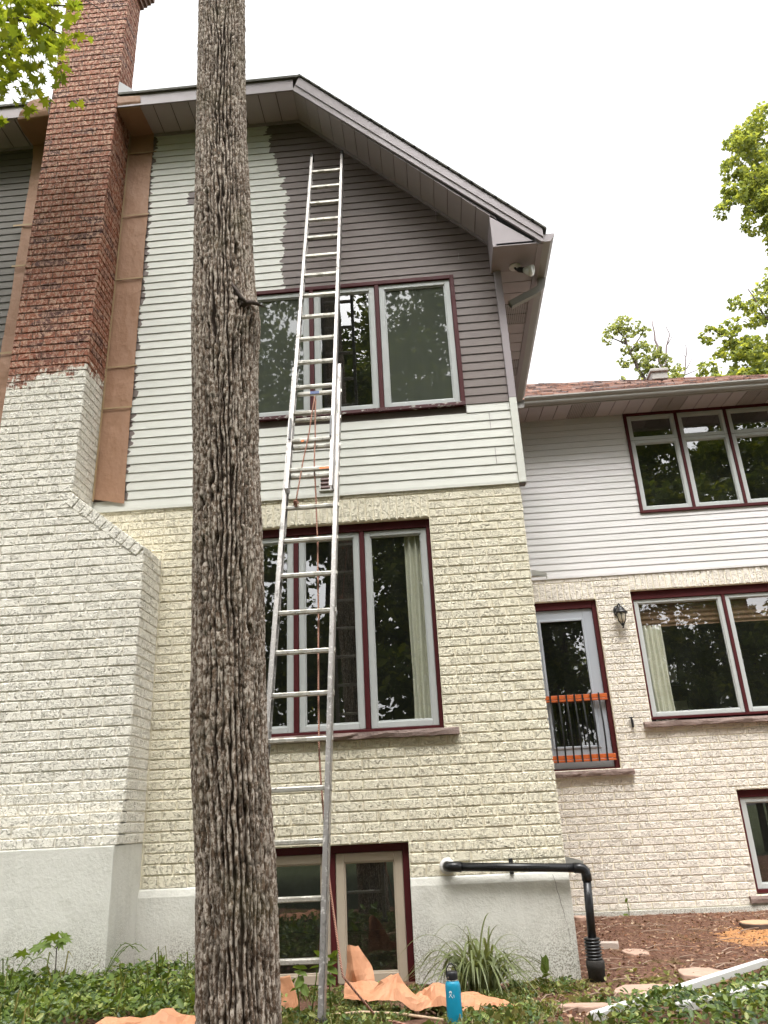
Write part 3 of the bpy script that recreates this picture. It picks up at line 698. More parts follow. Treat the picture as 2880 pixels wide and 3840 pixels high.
# shingle edge, courses stepping down the rake
se = MB(); se.box(-8, -4.84, YF-.045, .3, ZT+.167, ZT+.198); se.box(-4.02, -1.95, YF-.045, .3, ZT+.167, ZT+.198)
n = 22
for i in range(n):
    x0 = -1.96+i*2.44/n; x1 = x0+2.44/n+.02; z0 = 8.945-(x0+1.95)*1.0
    se.prism([(x0, YF-.05, z0+.004), (x1, YF-.05, z0+.004-(x1-x0)), (x1, YF-.05, z0-.016-(x1-x0)), (x0, YF-.05, z0-.016)], (0, 8.5, 0))
sh = se.build('roof', 'shingle_dark', H)
mb = MB(); mb.add([(-8, -.05, 9.31), (-2.33, -.05, 9.31), (-4.2, 1.9, 11.1), (-8, 1.9, 11.1)], [(0, 1, 2, 3)]); mb.add([(-8, YF-.04, 8.95), (-4.83, YF-.04, 8.95), (-4.83, -.05, 9.31), (-8, -.05, 9.31)], [(0, 1, 2, 3)]); mb.add([(-4.03, YF-.04, 8.95), (-1.95, YF-.04, 8.95), (-2.33, -.05, 9.31), (-4.03, -.05, 9.31)], [(0, 1, 2, 3)]); mb.add([(-1.95, YF-.04, 8.945), (-1.95, 8.5, 8.945), (-4.2, 8.5, 11.1), (-4.2, 1.9, 11.1)], [(0, 1, 2, 3)])
mb.build('roof_slope', 'shingle_dark', sh)
# eave return box
rb = MB(); rb.prism([(-0.036, YF, 6.356), (0.40, YF, 6.356), (-0.036, YF, 6.74)], (0, .398, 0)); rb.build('eave_return', 'trim', H, bevel=.002)
ee = MB(); ee.box(0.0, 0.43, YF, 3.38, 6.366, 6.39); es = ee.build('eave_soffit', 'groove', H)
panels(es, 18, lambda i: ((0.40, YF+.004+.19*i, 6.365), (-.03 if i < 2 else 0.004, YF+.004+.19*i, 6.365)), perf=(5, 6, 11, 12))
mb = MB(); mb.box(0.40, 0.455, YF+.002, 2.95, 6.345, 6.49); mb.build('eave_fascia', 'trim', H, bevel=.003)
def gutter(name, along, p0_, p1_, out):
    """K-style gutter swept from p0 to p1, out = outward unit vector"""
    prof = [(0, 0.0), (0.075, 0.0), (0.083, 0.015), (0.083, 0.035), (0.105, 0.055), (0.118, 0.075), (0.118, 0.092), (0.108, 0.092), (0.105, 0.078), (0.0, 0.02), (0, .09), (-.004, .09)]
    mb = MB(); p0_, p1_, out = Vector(p0_), Vector(p1_), Vector(out)
    mb.prism([p0_+out*a+Vector((0, 0, b)) for a, b in prof[:9]+[(0.004, 0.02), (0.004, .09), (0, .09)]], p1_-p0_)
    return mb.build(name, 'gutter', H)
gu = gutter('gutter', None, (0.456, YF-.01, 6.357), (0.456, 2.75, 6.357), (1, 0, 0))
mb = MB(); mb.add([(.456, YF-.012, 6.357), (.53, YF-.012, 6.357), (.572, YF-.012, 6.43), (.572, YF-.012, 6.449), (.456, YF-.012, 6.447)], [(0, 1, 2, 3, 4)]); mb.build('end_cap', 'trim', gu, solid=.004)
ds = MB()
def rect_tube(mb, path, w_, h_, side):
    path = [Vector(q) for q in path]; k = len(path); o = len(mb.v); side = Vector(side)
    for i, q in enumerate(path):
        d = (path[min(i+1, k-1)]-path[max(i-1, 0)]).normalized(); s1 = (side-d*side.dot(d)).normalized(); s2 = d.cross(s1)
        for a_, b_ in ((-1, -1), (1, -1), (1, 1), (-1, 1)): mb.v.append(tuple(q+s1*a_*w_/2+s2*b_*h_/2))
    for i in range(k-1):
        for j in range(4): mb.f.append((o+i*4+j, o+i*4+(j+1) % 4, o+(i+1)*4+(j+1) % 4, o+(i+1)*4+j)); mb.mi.append(0)
    return mb
rect_tube(ds, [(0.50, 0.17, 6.36), (0.50, 0.17, 6.30), (0.49, .17, 6.26), (0.46, 0.168, 6.225), (0.40, 0.165, 6.19), (0.14, 0.15, 6.05)], .055, .075, (0, 1, 0))
ds.build('downspout_elbow', 'gutter', H, solid=.003)

# --- wing
YW = 3.387
V_UP = (2.018, 5.4, 4.845, 6.375); V_LOW = (1.709, 4.15, 2.09, 3.784); V_DOOR = (0.30, 1.255, 1.60, 3.703); V_BASE = (2.549, 3.75, 0.17, 1.287)
WBW, WBH = 0.243, 0.0845
wrows = [4.03, 3.945]+[3.945-WBH*i for i in range(1, 46)]+[0.07]
ww = holed_wall('wing_wall', 'mortar', -0.02, 6.5, 0.0, 4.03, YW+.004, [V_LOW, V_DOOR, V_BASE])
s1 = (0.30, 1.245, 3.703, 3.945); s2 = (1.709, 4.2, 3.784, 4.028); s3 = (2.549, 3.75, 1.287, 1.287)
bl = front(split_rows(-0.01, 4.7, wrows, [V_LOW, V_DOOR, V_BASE, s1, s2], 0.03, WBW), YW-.004)
for s_, k in ((s1, 12), (s2, 32)):
    q = (s_[1]-s_[0])/k; bl += [((s_[0]+q*(i+.5), YW-.004, (s_[2]+s_[3])/2), I3, q, s_[3]-s_[2]) for i in range(k)]
lay(ww, bl, 'wing_brick')
mb = MB(); mb.box(-.01, 6.5, YW-.035, YW+.1, -.3, .068); mb.build('wing_foundation', 'found', H, bevel=.006)
wsd = holed_wall('wing_siding', 'siding_wing', -0.02, 6.5, 4.02, 6.5, YW+.012, [V_UP], 0.1)
for i in range(26):
    z0 = 4.028+S*i; z1 = z0+S; zc = (z0+z1)/2
    if zc < V_UP[2]: board(wsd, [(0, 6.5, 0)], z0, z1, YW, mats=['siding_wing'])
    else: board(wsd, [(0, V_UP[0], 0)], z0, z1, YW, mats=['siding_wing'])
mb = MB(); mb.box(-.01, 6.5, YW-.018, YW-.002, 4.004, 4.034); mb.build('starter_strip', 'siding_wing', wsd)
f = MB(); f.ring(V_UP[0], V_UP[1], V_UP[2], V_UP[3], .042, YW-.03, YW+.05); MU = [2.745, 3.43, 4.115, 4.8]
for q in MU: f.box(q-.02, q+.02, YW-.026, YW+.05, V_UP[2]+.042, V_UP[3]-.042)
f = f.build('window', 'maroon', H, bevel=.004)
xs = [V_UP[0]+.042]+[v for q in MU for v in (q-.02, q+.02)]+[V_UP[1]-.042]
for a_, b_ in zip(xs[::2], xs[1::2]):
    sash(f, a_+.002, b_-.002, 5.945, V_UP[3]-.044, YW-.012, .048); sash(f, a_+.002, b_-.002, V_UP[2]+.044, 5.94, YW-.012, .05)
f2 = window(V_LOW[0], V_LOW[1], 2.148, V_LOW[3], YW+.05, 0.036, [2.895], .048, top=.11, bot=.03)
sill('sill', 1.6, 4.3, 2.05, 2.118, YW-.075, YW+.14, f2, 22)
f3 = window(V_BASE[0], V_BASE[1], V_BASE[2]+.01, V_BASE[3], YW+.05, 0.04, [], .055, top=.085)
sill('sill', 2.45, 3.85, .095, .165, YW-.06, YW+.14, f3, 12)
# door
dr = MB(); dr.ring(V_DOOR[0], V_DOOR[1], V_DOOR[2], V_DOOR[3], .058, YW+.045, YW+.12, wb=.02, wt=.10); dfr = dr.build('door', 'maroon', H, bevel=.005)
x0, x1, z0, z1 = V_DOOR[0]+.06, V_DOOR[1]-.06, 1.622, 3.60
d = MB(); d.ring(x0, x1, z0, z1, .13, YW+.075, YW+.115, wb=.24, wt=.13); leaf = d.build('door_leaf', 'door', dfr, bevel=.004)
d = MB(); d.ring(x0+.122, x1-.122, z0+.232, z1-.122, .03, YW+.062, YW+.085); d.build('glazing_bead', 'door', dfr, bevel=.006)
d = MB(); d.add([(x0+.13, YW+.09, z0+.24), (x1-.13, YW+.09, z0+.24), (x1-.13, YW+.09, z1-.13), (x0+.13, YW+.09, z1-.13)], [(0, 1, 2, 3)]); d.build('pane', 'glass', dfr)
sill('sill', 0.2, 1.39, 1.523, 1.592, YW-.075, YW+.14, dfr, 14)
# wing roof
YE = 2.94
ws = MB(); ws.box(0.42, 6.6, YE, YW+.02, 6.376, 6.40); wsf = ws.build('wing_soffit', 'groove', H)
panels(wsf, 30, lambda i: ((0.455+.198*i, YE, 6.375), (0.43+.198*i, YW-.004, 6.375)), perf=(4, 5, 10, 11, 16, 17, 22))
mb = MB(); mb.box(0.43, 6.6, YE-.02, YE, 6.352, 6.47); mb.build('wing_fascia', 'gutter', H, bevel=.003)
gutter('gutter', None, (0.58, YE-.021, 6.365), (6.6, YE-.021, 6.365), (0, -1, 0))
rf = MB()
def ridge_z(x): return 8.10-0.048*x
rf.add([(0.3, YE-.05, 6.455), (6.8, YE-.05, 6.455), (6.8, 5.2, ridge_z(6.8)), (0.3, 5.2, ridge_z(.3))], [(0, 1, 2, 3)])
rf.add([(0.3, 5.2, ridge_z(.3)), (6.8, 5.2, ridge_z(6.8)), (6.8, 8, 6.4), (0.3, 8, 6.4)], [(0, 1, 2, 3)])
wr = rf.build('wing_roof', 'shingle_dark', H)
st = MB(); nrow = 17
for r_ in range(nrow):
    x = 0.3-rng.uniform(0, .2)
    while x < 6.6:
        wd = rng.uniform(.09, .26); t0 = r_/nrow; t1 = (r_+1.25)/nrow; lift = rng.uniform(.012, .035)
        def pt(xx, t, dz): return (xx, YE-.06+t*(5.2-YE+.06), 6.458+t*(ridge_z(xx)-6.458)+dz)
        st.add([pt(x, t0, lift), pt(x+wd-.004, t0, lift), pt(x+wd-.004, t1, .004), pt(x, t1, .004), pt(x, t0, 0.001), pt(x+wd-.004, t0, .001)], [(0, 1, 2, 3), (4, 5, 1, 0)])
        x += wd
o = st.build('shingles', 'shingle', wr); o['kind'] = 'stuff'
rv = MB(); rv.box(2.98, 3.24, 4.68, 4.92, 7.66, 7.80); rv.prism([(2.96, 4.65, 7.79), (3.26, 4.65, 7.79), (3.26, 4.65, 7.835), (3.24, 4.65, 7.85), (2.98, 4.65, 7.85), (2.96, 4.65, 7.835)], (0, .3, 0))
rv.build('roof_vent', 'gutter', wr, bevel=.02)
# brown dryer vent in the siding
dv_ = MB(); dv_.ring(-1.86, -1.70, 4.02, 4.205, .016, -.035, -.005); vent = dv_.build('wall_vent', 'siding_white', H, bevel=.003)
for k in range(4):
    mb = MB(); z = 4.04+.04*k; mb.prism([(-1.844, -.032, z), (-1.844, -.040, z+.012), (-1.844, -.030, z+.034), (-1.844, -.02, z+.036), (-1.844, -.02, z)], (.128, 0, 0)); mb.build('louver', 'bronze', vent)
# rooms behind the panes
rm = MB()
for (a_, b_, y0, y1, c_, d_) in ((-4.0, -.15, .2, 3.0, -.25, 1.25), (-4.0, -.15, .2, 3.2, 1.45, 3.95), (-4.0, -.15, .13, 3.2, 4.45, 6.6), (0.0, 6.4, YW+.18, 7, 1.35, 4.0), (0.0, 6.4, YW+.14, 7, 4.5, 6.45), (1.6, 5, YW+.18, 6, -.1, 1.3)):
    q = [(a_, y0, c_), (b_, y0, c_), (b_, y1, c_), (a_, y1, c_), (a_, y0, d_), (b_, y0, d_), (b_, y1, d_), (a_, y1, d_)]
    rm.add(q, [(0, 1, 2, 3), (7, 6, 5, 4), (1, 5, 6, 2), (2, 6, 7, 3), (3, 7, 4, 0)])
rm.build('room', 'room', H)
def curtain(x0, x1, z0, z1, y, label, folds):
    mb = MB()
    mb.grid(lambda u, v: (x0+(x1-x0)*u+.01*math.sin(6*v+u*9)*(1-v), y+.02*math.sin(u*folds*6.283+.5*math.sin(4*v)), z0+(z1-z0)*v), folds*10, 8)
    one(mb, 'curtain', 'curtain', ((x0+x1)/2, y, z0), label, 'curtain', smooth=True)
curtain(-1.10, -.87, 1.82, 3.66, .14, 'cream curtain behind the right pane of the tall main window', 4)
curtain(1.80, 2.06, 2.14, 3.34, YW+.14, 'pale curtain at the left edge of the wing window', 4)
mb = MB(); mb.grid(lambda u, v: (1.76+2.4*u, YW+.15+.006*math.sin(v*40), 3.32+.42*v), 4, 40)
one(mb, 'window_shade', 'shade', (2.9, YW+.15, 3.32), 'brown woven shade across the top of the wing window', 'shade')
for x, z, w_, h_ in ((2.55, 2.85, .26, .34), (2.62, 2.36, .28, .30)):
    mb = MB(); mb.ring(x, x+w_, z, z+h_, .045, 5.6, 5.63, 0); mb.box(x+.04, x+w_-.04, 5.61, 5.63, z+.04, z+h_-.04, 1)
    one(mb, 'picture_frame', ['black_metal', 'curtain'], (x+w_/2, 5.62, z), 'dark framed picture %s inside the wing room' % ('higher' if z > 2.5 else 'lower'), 'picture', 'pictures inside the wing')

# ------------------------------------------------------------------ fixtures on the house
# wall lantern
LT = thing('wall_lantern', (1.52, YW, 3.45), 'black carriage wall lantern with clear glass beside the wing door', 'lantern')
cx, cy = 1.52, YW-.12
mb = MB(); mb.lathe([(.045, 0), (.05, .008), (.03, .02)], 16, (0, 0, 0)); mb.v = [(1.50+x, YW-.006-z, 3.52+y*1.5) for x, y, z in mb.v]; mb.build('back_plate', 'black_metal', LT, True)
mb = MB(); mb.tube([(1.50, YW-.01, 3.53), (1.505, YW-.06, 3.585), (1.515, YW-.11, 3.59), (cx, cy, 3.565)], .011, 8); mb.build('arm', 'black_metal', LT, True)
mb = MB(); mb.lathe([(.082, 0), (.085, .01), (.06, .03), (.045, .065), (.022, .09), (.008, .10), (.013, .112), (.004, .125)], 20, (cx, cy, 3.465)); mb.build('hood', 'black_metal', LT, True)
mb = MB(); mb.lathe([(.018, -.13), (.045, -.09), (.058, -.03), (.06, 0)], 16, (cx, cy, 3.462)); mb.build('glass', 'lamp_glass', LT, True)
for k in range(6):
    t_ = k*math.pi/3+.3; mb = MB(); mb.tube([(cx+r_*math.cos(t_), cy+r_*math.sin(t_), 3.462+z_) for r_, z_ in ((.064, 0), (.062, -.03), (.05, -.09), (.02, -.135))], .0045, 5); mb.build('rib', 'black_metal', LT, True)
mb = MB(); mb.lathe([(.003, -.19), (.012, -.18), (.006, -.165), (.02, -.15), (.024, -.13), (.012, -.12)], 14, (cx, cy, 3.462)); mb.build('finial', 'black_metal', LT, True)
# flood light under the eave
FL = thing('flood_light', (.205, -.07, 6.356), 'single flood light on round white plate under the gable eave', 'light')
mb = MB(); mb.lathe([(.055, -.012), (.06, -.006), (.06, 0)], 24, (.205, -.07, 6.356)); mb.build('base_plate', 'white_paint', FL, True)
fd_ = Vector((.72, -.35, -.42)).normalized(); pA = Vector((.205, -.07, 6.342)); pB = pA+Vector((.012, -.006, -.028)); pC = pB+fd_*.10; pD = pC+fd_*.07
mb = MB(); mb.tube([pA, pB, pB+fd_*.02], .012, 8); mb.build('knuckle', 'black_metal', FL, True)
mb = MB(); mb.tube([pB+fd_*.01, pB+fd_*.03, pC], [.018, .027, .03], 14); mb.build('socket', 'black_metal', FL, True)
mb = MB(); mb.tube([pC-fd_*.01, pC+fd_*.02, pD, pD+fd_*.012], [.03, .045, .060, .058], 22); mb.build('bulb', 'bulb', FL, True)
# juliet rail across the door
RLg = thing('door_railing', (.78, YW, 1.70), 'wooden guard rail with black balusters across the wing door', 'railing')
for z0, z1 in ((2.445, 2.495), (2.415, 2.440), (1.725, 1.775), (1.695, 1.72)):
    mb = MB(); mb.box(.305, 1.215, YW+.0, YW+.03, z0, z1); mb.build('rail', 'red_wood', RLg, bevel=.003)
for k in range(9):
    x = .31+.1+.1*k-.1
    mb = MB(); rect_tube(mb, [(x, YW-.012, 2.505), (x, YW-.012, 2.40), (x, YW-.03, 2.3), (x, YW-.05, 2.15), (x, YW-.05, 2.0), (x, YW-.03, 1.85), (x, YW-.012, 1.79), (x, YW-.012, 1.69)], .02, .008, (1, 0, 0)); mb.build('baluster', 'black_metal', RLg)
mb = MB(); mb.box(1.455, 1.475, YW-.03, YW-.004, 2.06, 2.185); mb.tube([(1.435, YW-.03, 2.185), (1.465, YW-.04, 2.17), (1.495, YW-.03, 2.185)], .006, 6); mb.lathe([(.012, 0), (.016, .06), (.012, .1)], 10, (1.465, YW-.035, 2.06))
one(mb, 'wall_hook', 'black_metal', (1.465, YW, 2.06), 'small black wall hook between the door and wing window', 'hook')
# downspout straps
def strap(x, y, z, label, ang):
    mb = MB(); L_ = .13
    mb.prism([(0, 0, 0), (L_, 0, -.022), (L_, 0, .018), (.02, 0, .052), (0, 0, .052)], (0, .004, 0)); mb.prism([(L_, 0, -.022), (L_, .05, -.022), (L_, .05, .018), (L_, 0, .018)], (.003, 0, 0))
    mb.box(0, L_*.92, 0, .05, -.004, 0.0)
    o = link('downspout_strap', mb.mesh('downspout_strap', 'metal')); o.location = (x, y, z); o.rotation_euler = (0, 0, ang); tag(o, label, 'strap', 'metal downspout straps')
strap(.0, -.02, .765, 'bent metal strap at the brick corner above the black pipe', 0)
strap(.012, .02, 3.085, 'metal strap sticking out from the corner below the wing siding', 0)
# black drain pipe
DP = thing('drain_pipe', (.11, -.1, 0), 'black plastic drain pipe bent along the foundation into corrugated fitting', 'pipe')
mb = MB(); mb.lathe([(.055, 0), (.06, .006), (.058, .03), (.04, .04)], 22, (0, 0, 0)); mb.v = [(-.908+x, -.005-z, .79+y) for x, y, z in mb.v]; mb.build('flange', 'white_paint', DP, True)
mb = MB(); mb.tube([(-.908, 0, .79), (-.908, -.06, .79), (-.902, -.085, .79), (-.885, -.099, .789), (-.86, -.102, .788), (-.80, -.102, .7855)], .037, 16); mb.build('elbow', 'black_pipe', DP, True)
mb = MB(); mb.tube([(-.84, -.102, .787), (.09, -.102, .741)], .031, 16); mb.build('pipe', 'black_pipe', DP, True)
mb = MB(); mb.tube([(.045, -.102, .743), (.09, -.102, .74), (.112, -.102, .733), (.126, -.102, .716), (.13, -.102, .69), (.13, -.102, .65)], .0365, 16); mb.build('elbow', 'black_pipe', DP, True)
mb = MB(); mb.tube([(.13, -.102, .67), (.112, -.105, .24)], .031, 16); mb.build('pipe', 'black_pipe', DP, True)
prof = []
for k in range(7): z_ = .135+.021*k; prof += [(.050, z_), (.060, z_+.004), (.060, z_+.012), (.050, z_+.016)]
mb = MB(); mb.lathe(prof, 24, (.110, -.106, 0.0)); mb.build('corrugated_sleeve', 'black_pipe', DP, True)
mb = MB(); mb.lathe([(.060, -.06), (.062, .08), (.066, .085), (.066, .125), (.06, .135)], 24, (.112, -.108, 0)); mb.build('hub', 'hub', DP, True)
mb = MB(); mb.box(-.432, -.402, -.032, -.006, .715, .825); mb.build('bracket', 'black_metal', DP); mb = MB(); mb.tube([(-.418, -.102+.034*math.cos(t), .7665+.034*math.sin(t)) for t in np.linspace(-1.7, 1.7+3.14-3.14, 12)], .006, 6); mb.build('clamp', 'black_metal', DP)

# ------------------------------------------------------------------ masking paper on the wall
def sheet(mb, pts_l, pts_r, nu, amp, seed, off):
    """ruled wrinkled sheet between two polylines"""
    n_ = len(pts_l)-1
    def fn(u, v):
        k = min(n_-1, int(v*n_)); t = v*n_-k
        l = Vector(pts_l[k]).lerp(Vector(pts_l[k+1]), t); r = Vector(pts_r[k]).lerp(Vector(pts_r[k+1]), t)
        q = l.lerp(r, u); w_ = noise.noise((q.x*7+seed, q.y*7, q.z*3.5)) + .5*noise.noise((q.x*16+q.z*9, q.y*13, q.z*11+seed))
        return q + Vector(off)*(abs(w_)*amp)
    mb.grid(fn, nu, n_*6)
MP = thing('masking_paper', (-3.9, -.02, 4.05), 'long brown paper strip taped to siding right of the chimney', 'paper', 'masking paper taped beside the chimney')
zz = [4.075, 4.35, 4.7, 5.08, 5.56, 6.1, 6.66, 7.1, 7.53, 8.0, 8.45, 8.745]
lx = [-4.028]*len(zz); rx = [-3.727, -3.735, -3.738, -3.74, -3.742, -3.745, -3.742, -3.75, -3.745, -3.75, -3.748, -3.755]
for i, (a_, b_) in enumerate(((0, 3), (3, 4), (4, 6), (6, 8), (8, 10), (10, 11))):
    mb = MB(); L_ = [(lx[k], -.022-.002*(i % 2), zz[k]+(.0 if k else .03)) for k in range(a_, b_+1)]; R_ = [(rx[k]+.006*(i % 2), -.024-.002*(i % 2), zz[k]-(0 if k else .035)) for k in range(a_, b_+1)]
    sheet(mb, L_, R_, 10, .014, i*3.1, (0, -1, 0)); mb.build('paper_sheet', 'kraft', MP, True)
mb = MB(); sheet(mb, [(-4.028, -.02, 8.74), (-4.03, -.2, 8.735), (-4.03, -.405, 8.73), (-4.035, -.432, 8.80), (-4.04, -.434, 8.90)], [(-3.755, -.02, 8.74), (-3.76, -.2, 8.735), (-3.77, -.405, 8.73), (-3.765, -.432, 8.80), (-3.775, -.434, 8.885)], 10, .012, 9.2, (0, -.3, -1)); mb.build('paper_sheet', 'kraft', MP, True)
for z in (8.45, 7.53, 6.66, 5.56, 5.08):
    mb = MB(); mb.box(-4.034, -3.725+rng.uniform(0, .03), -.044, -.041, z-.008, z+.008); mb.build('tape', 'tape', MP)
mb = MB(); mb.box(-4.036, -4.020, -.042, -.039, 4.08, 8.74); mb.build('tape', 'tape', MP)
MQ = thing('masking_paper', (-5.0, -.02, 4.9), 'narrow brown paper strip peeping out left of the red chimney', 'paper', 'masking paper taped beside the chimney')
zq = [4.3, 5.0, 5.3, 5.6, 6.0, 6.5, 7.0, 7.5, 8.0, 8.4, 8.742]; xo = [-5.16, -5.19, -5.20, -5.18, -5.19, -5.17, -5.185, -5.17, -5.18, -5.17, -5.20]
mb = MB(); sheet(mb, [(x_, -.03-.012*(k % 2), z_) for k, (x_, z_) in enumerate(zip(xo, zq))], [(-4.84, -.03, z_) for z_ in zq], 8, .02, 4.4, (0, -1, 0)); mb.build('paper_sheet', 'kraft', MQ, True)
mb = MB(); sheet(mb, [(-5.20, -.02, 8.738), (-5.22, -.25, 8.725), (-5.20, -.41, 8.72), (-5.16, -.44, 8.80), (-5.05, -.455, 8.95)], [(-4.83, -.02, 8.738), (-4.83, -.25, 8.735), (-4.83, -.41, 8.73), (-4.83, -.44, 8.80), (-4.83, -.455, 9.0)], 8, .02, 6.4, (0, -.5, -1)); mb.build('paper_sheet', 'kraft', MQ, True)
for z, x_ in ((7.52, -5.27), (6.95, -5.21), (5.83, -5.22)):
    mb = MB(); mb.box(x_, -5.05, -.06, -.057, z-.012, z+.012); mb.build('tape', 'tape', MQ)

# ------------------------------------------------------------------ extension ladder
LB = Vector((-1.602, -1.986, 0.468)); LD = Vector((.003264, .073888, .28944)); LX = Vector((1, 0, 0)); LU = LD.normalized(); LNn = LX.cross(LU).normalized()   # LNn points up/back
LF = -LX.cross(LU).normalized()
LF = Vector((0, -math.cos(math.asin(LU.y)), LU.y)) if False else (LU.cross(LX)).normalized()
if LF.y > 0: LF = -LF                                   # towards the climber
def LP(a_, k, b_): return LB+LX*a_+LD*k+LF*b_
LAD = thing('extension_ladder', tuple(LP(-.175, -.95, 0)), 'tall weathered aluminium extension ladder leaning against the gable wall', 'ladder')
def rail(a0, a1, k0, k1, b0, b1, flip):
    mb = MB(); o_ = LP(a0, k0, b0); ax = LX*(a1-a0); up_ = LD*(k1-k0); t = .006
    web = a1-t if flip else a0
    mb.obox(LP(web, k0, b0), LX*t, LF*(b1-b0), up_)                      # web
    mb.obox(LP(a0, k0, b0), ax, LF*t, up_); mb.obox(LP(a0, k0, b1-t), ax, LF*t, up_)   # flanges
    mb.obox(LP(web-.004 if flip else web, k0, (b0+b1)/2-.004), LX*.010, LF*.008, up_)
    return mb.build('rail', 'alu', LAD)
def rung(k, a0, a1, b, d_=.036, h_=.028):
    mb = MB(); c = LP(0, k, b)
    pr = [(-d_/2, -h_/2+.004), (-d_/2+.006, -h_/2), (d_/2-.006, -h_/2), (d_/2, -h_/2+.004), (d_/2, h_/2-.006), (d_/2-.003, h_/2), (-d_/2+.003, h_/2), (-d_/2, h_/2-.006)]
    mb.prism([c+LX*a0+Vector((0, -p, q)) for p, q in pr], LX*(a1-a0)); return mb.build('rung', 'rung', LAD)
BR0 = -.40
rail(0.0, .032, -.9, 15.0, -.04, .04, True); rail(-.392, -.36, -.9, 15.0, -.04, .04, False)
for k in range(0, 15): rung(k, -.366, .026, 0.0)
rail(-.026, .004, 10.35, 25.9, .046, .118, True); rail(-.364, -.334, 10.35, 25.9, .046, .118, False)
for k in range(11, 26): rung(k, -.338, -.02, .082)
for a_ in (-.349, -.011):
    mb = MB(); mb.obox(LP(a_-.016, 25.85, .045), LX*.034, LF*.075, LD*.28); mb.build('end_cap', 'hub', LAD, bevel=.008)
    mb = MB(); mb.obox(LP(a_-.013, 12.62, .05), LX*.022, LF*.07, LD*.42); mb.build('rung_lock', 'metal', LAD, bevel=.003)
    mb = MB(); mb.obox(LP(a_-.008 if a_ < -.1 else a_-.02, 11.95, .125), LX*.014, LF*.012, LD*.75); mb.build('lock_finger', 'black_metal', LAD)
for a_ in (0.034, -.402):
    for k in list(range(0, 15)):
        if a_ > 0: mb = MB(); mb.obox(LP(.0325, k-.05, -.014), LX*.006, LF*.028, LD*.1); mb.build('rung_rivet', 'metal', LAD)
for a_ in (0.016, -.376):
    mb = MB(); mb.obox(LP(a_-.03, -1.05, -.05), LX*.06, LF*.10, LD*.2); mb.build('foot', 'hub', LAD, bevel=.01)
mb = MB(); mb.obox(LP(-.21, 13.62, .106), LX*.075, LF*.006, LD*.10); mb.build('blue_tape', 'blue_tape', LAD)
mb = MB(); mb.lathe([(.02, -.008), (.026, -.006), (.02, 0), (.026, .006), (.02, .008)], 14); mb.v = [tuple(LP(-.165, 13.45, .11)+Vector((z, x, y))) for x, y, z in mb.v]; mb.build('pulley', 'metal', LAD)
mb = MB(); mb.obox(LP(-.105, 10.93, .103), LX*.075, LF*.003, LD*.075); mb.build('warning_label', 'orange', LAD)
mb = MB(); mb.obox(LP(-.262, 11.9, .103), LX*.024, LF*.003, LD*.07); mb.build('warning_label', 'orange', LAD)
def wob(path, n_, amp):
    out = []
    for i in range(len(path)-1):
        for j in range(n_):
            q = Vector(path[i]).lerp(Vector(path[i+1]), j/n_); out.append(q+Vector((noise.noise(q*3)*amp, noise.noise(q*3+Vector((5, 0, 0)))*amp, 0)))
    return out+[Vector(path[-1])]
mb = MB(); mb.tube(wob([LP(-.165, 13.45, .13), LP(-.20, 12.2, .11), LP(-.235, 11.2, .10), LP(-.275, 10.25, .06), LP(-.285, 10.05, .03)], 6, .006), .006, 7)
for k in range(3): mb.tube([LP(-.285+.018*math.cos(t+k), 10.05+.05*math.sin(t)+.03*k, .03+.02*math.sin(t*1.3+k)) for t in np.linspace(0, 6.28, 12)], .006, 6)
mb.build('rope', 'rope', LAD, True)
mb = MB(); gpt = Vector((-1.33, -1.75, gz(-1.33, -1.75)+.015))
mb.tube(wob([LP(-.16, 13.4, .11), LP(-.15, 11, .06), LP(-.12, 9, -.05), LP(-.09, 6.5, -.06), LP(-.058, 4, -.06), LP(-.022, 2.6, -.07), LP(.02, 1.55, -.06), LP(.07, .6, -.05), LP(.12, -.25, .0), tuple(gpt), (-1.22, -1.95, gz(-1.22, -1.95)+.012), (-1.0, -2.3, gz(-1, -2.3)+.012)], 6, .008), .006, 7); mb.build('rope', 'rope', LAD, True)
mb = MB(); mb.tube(wob([(-1.75, -1.45, gz(-1.75, -1.45)+.03), (-1.45, -1.55, gz(-1.45, -1.55)+.05), (-1.2, -1.62, gz(-1.2, -1.62)+.035), (-1.05, -1.75, gz(-1.05, -1.75)+.02), (-.95, -1.9, gz(-.95, -1.9)+.012)], 8, .02), .008, 7); mb.build('rope', 'rope_tan', LAD, True)

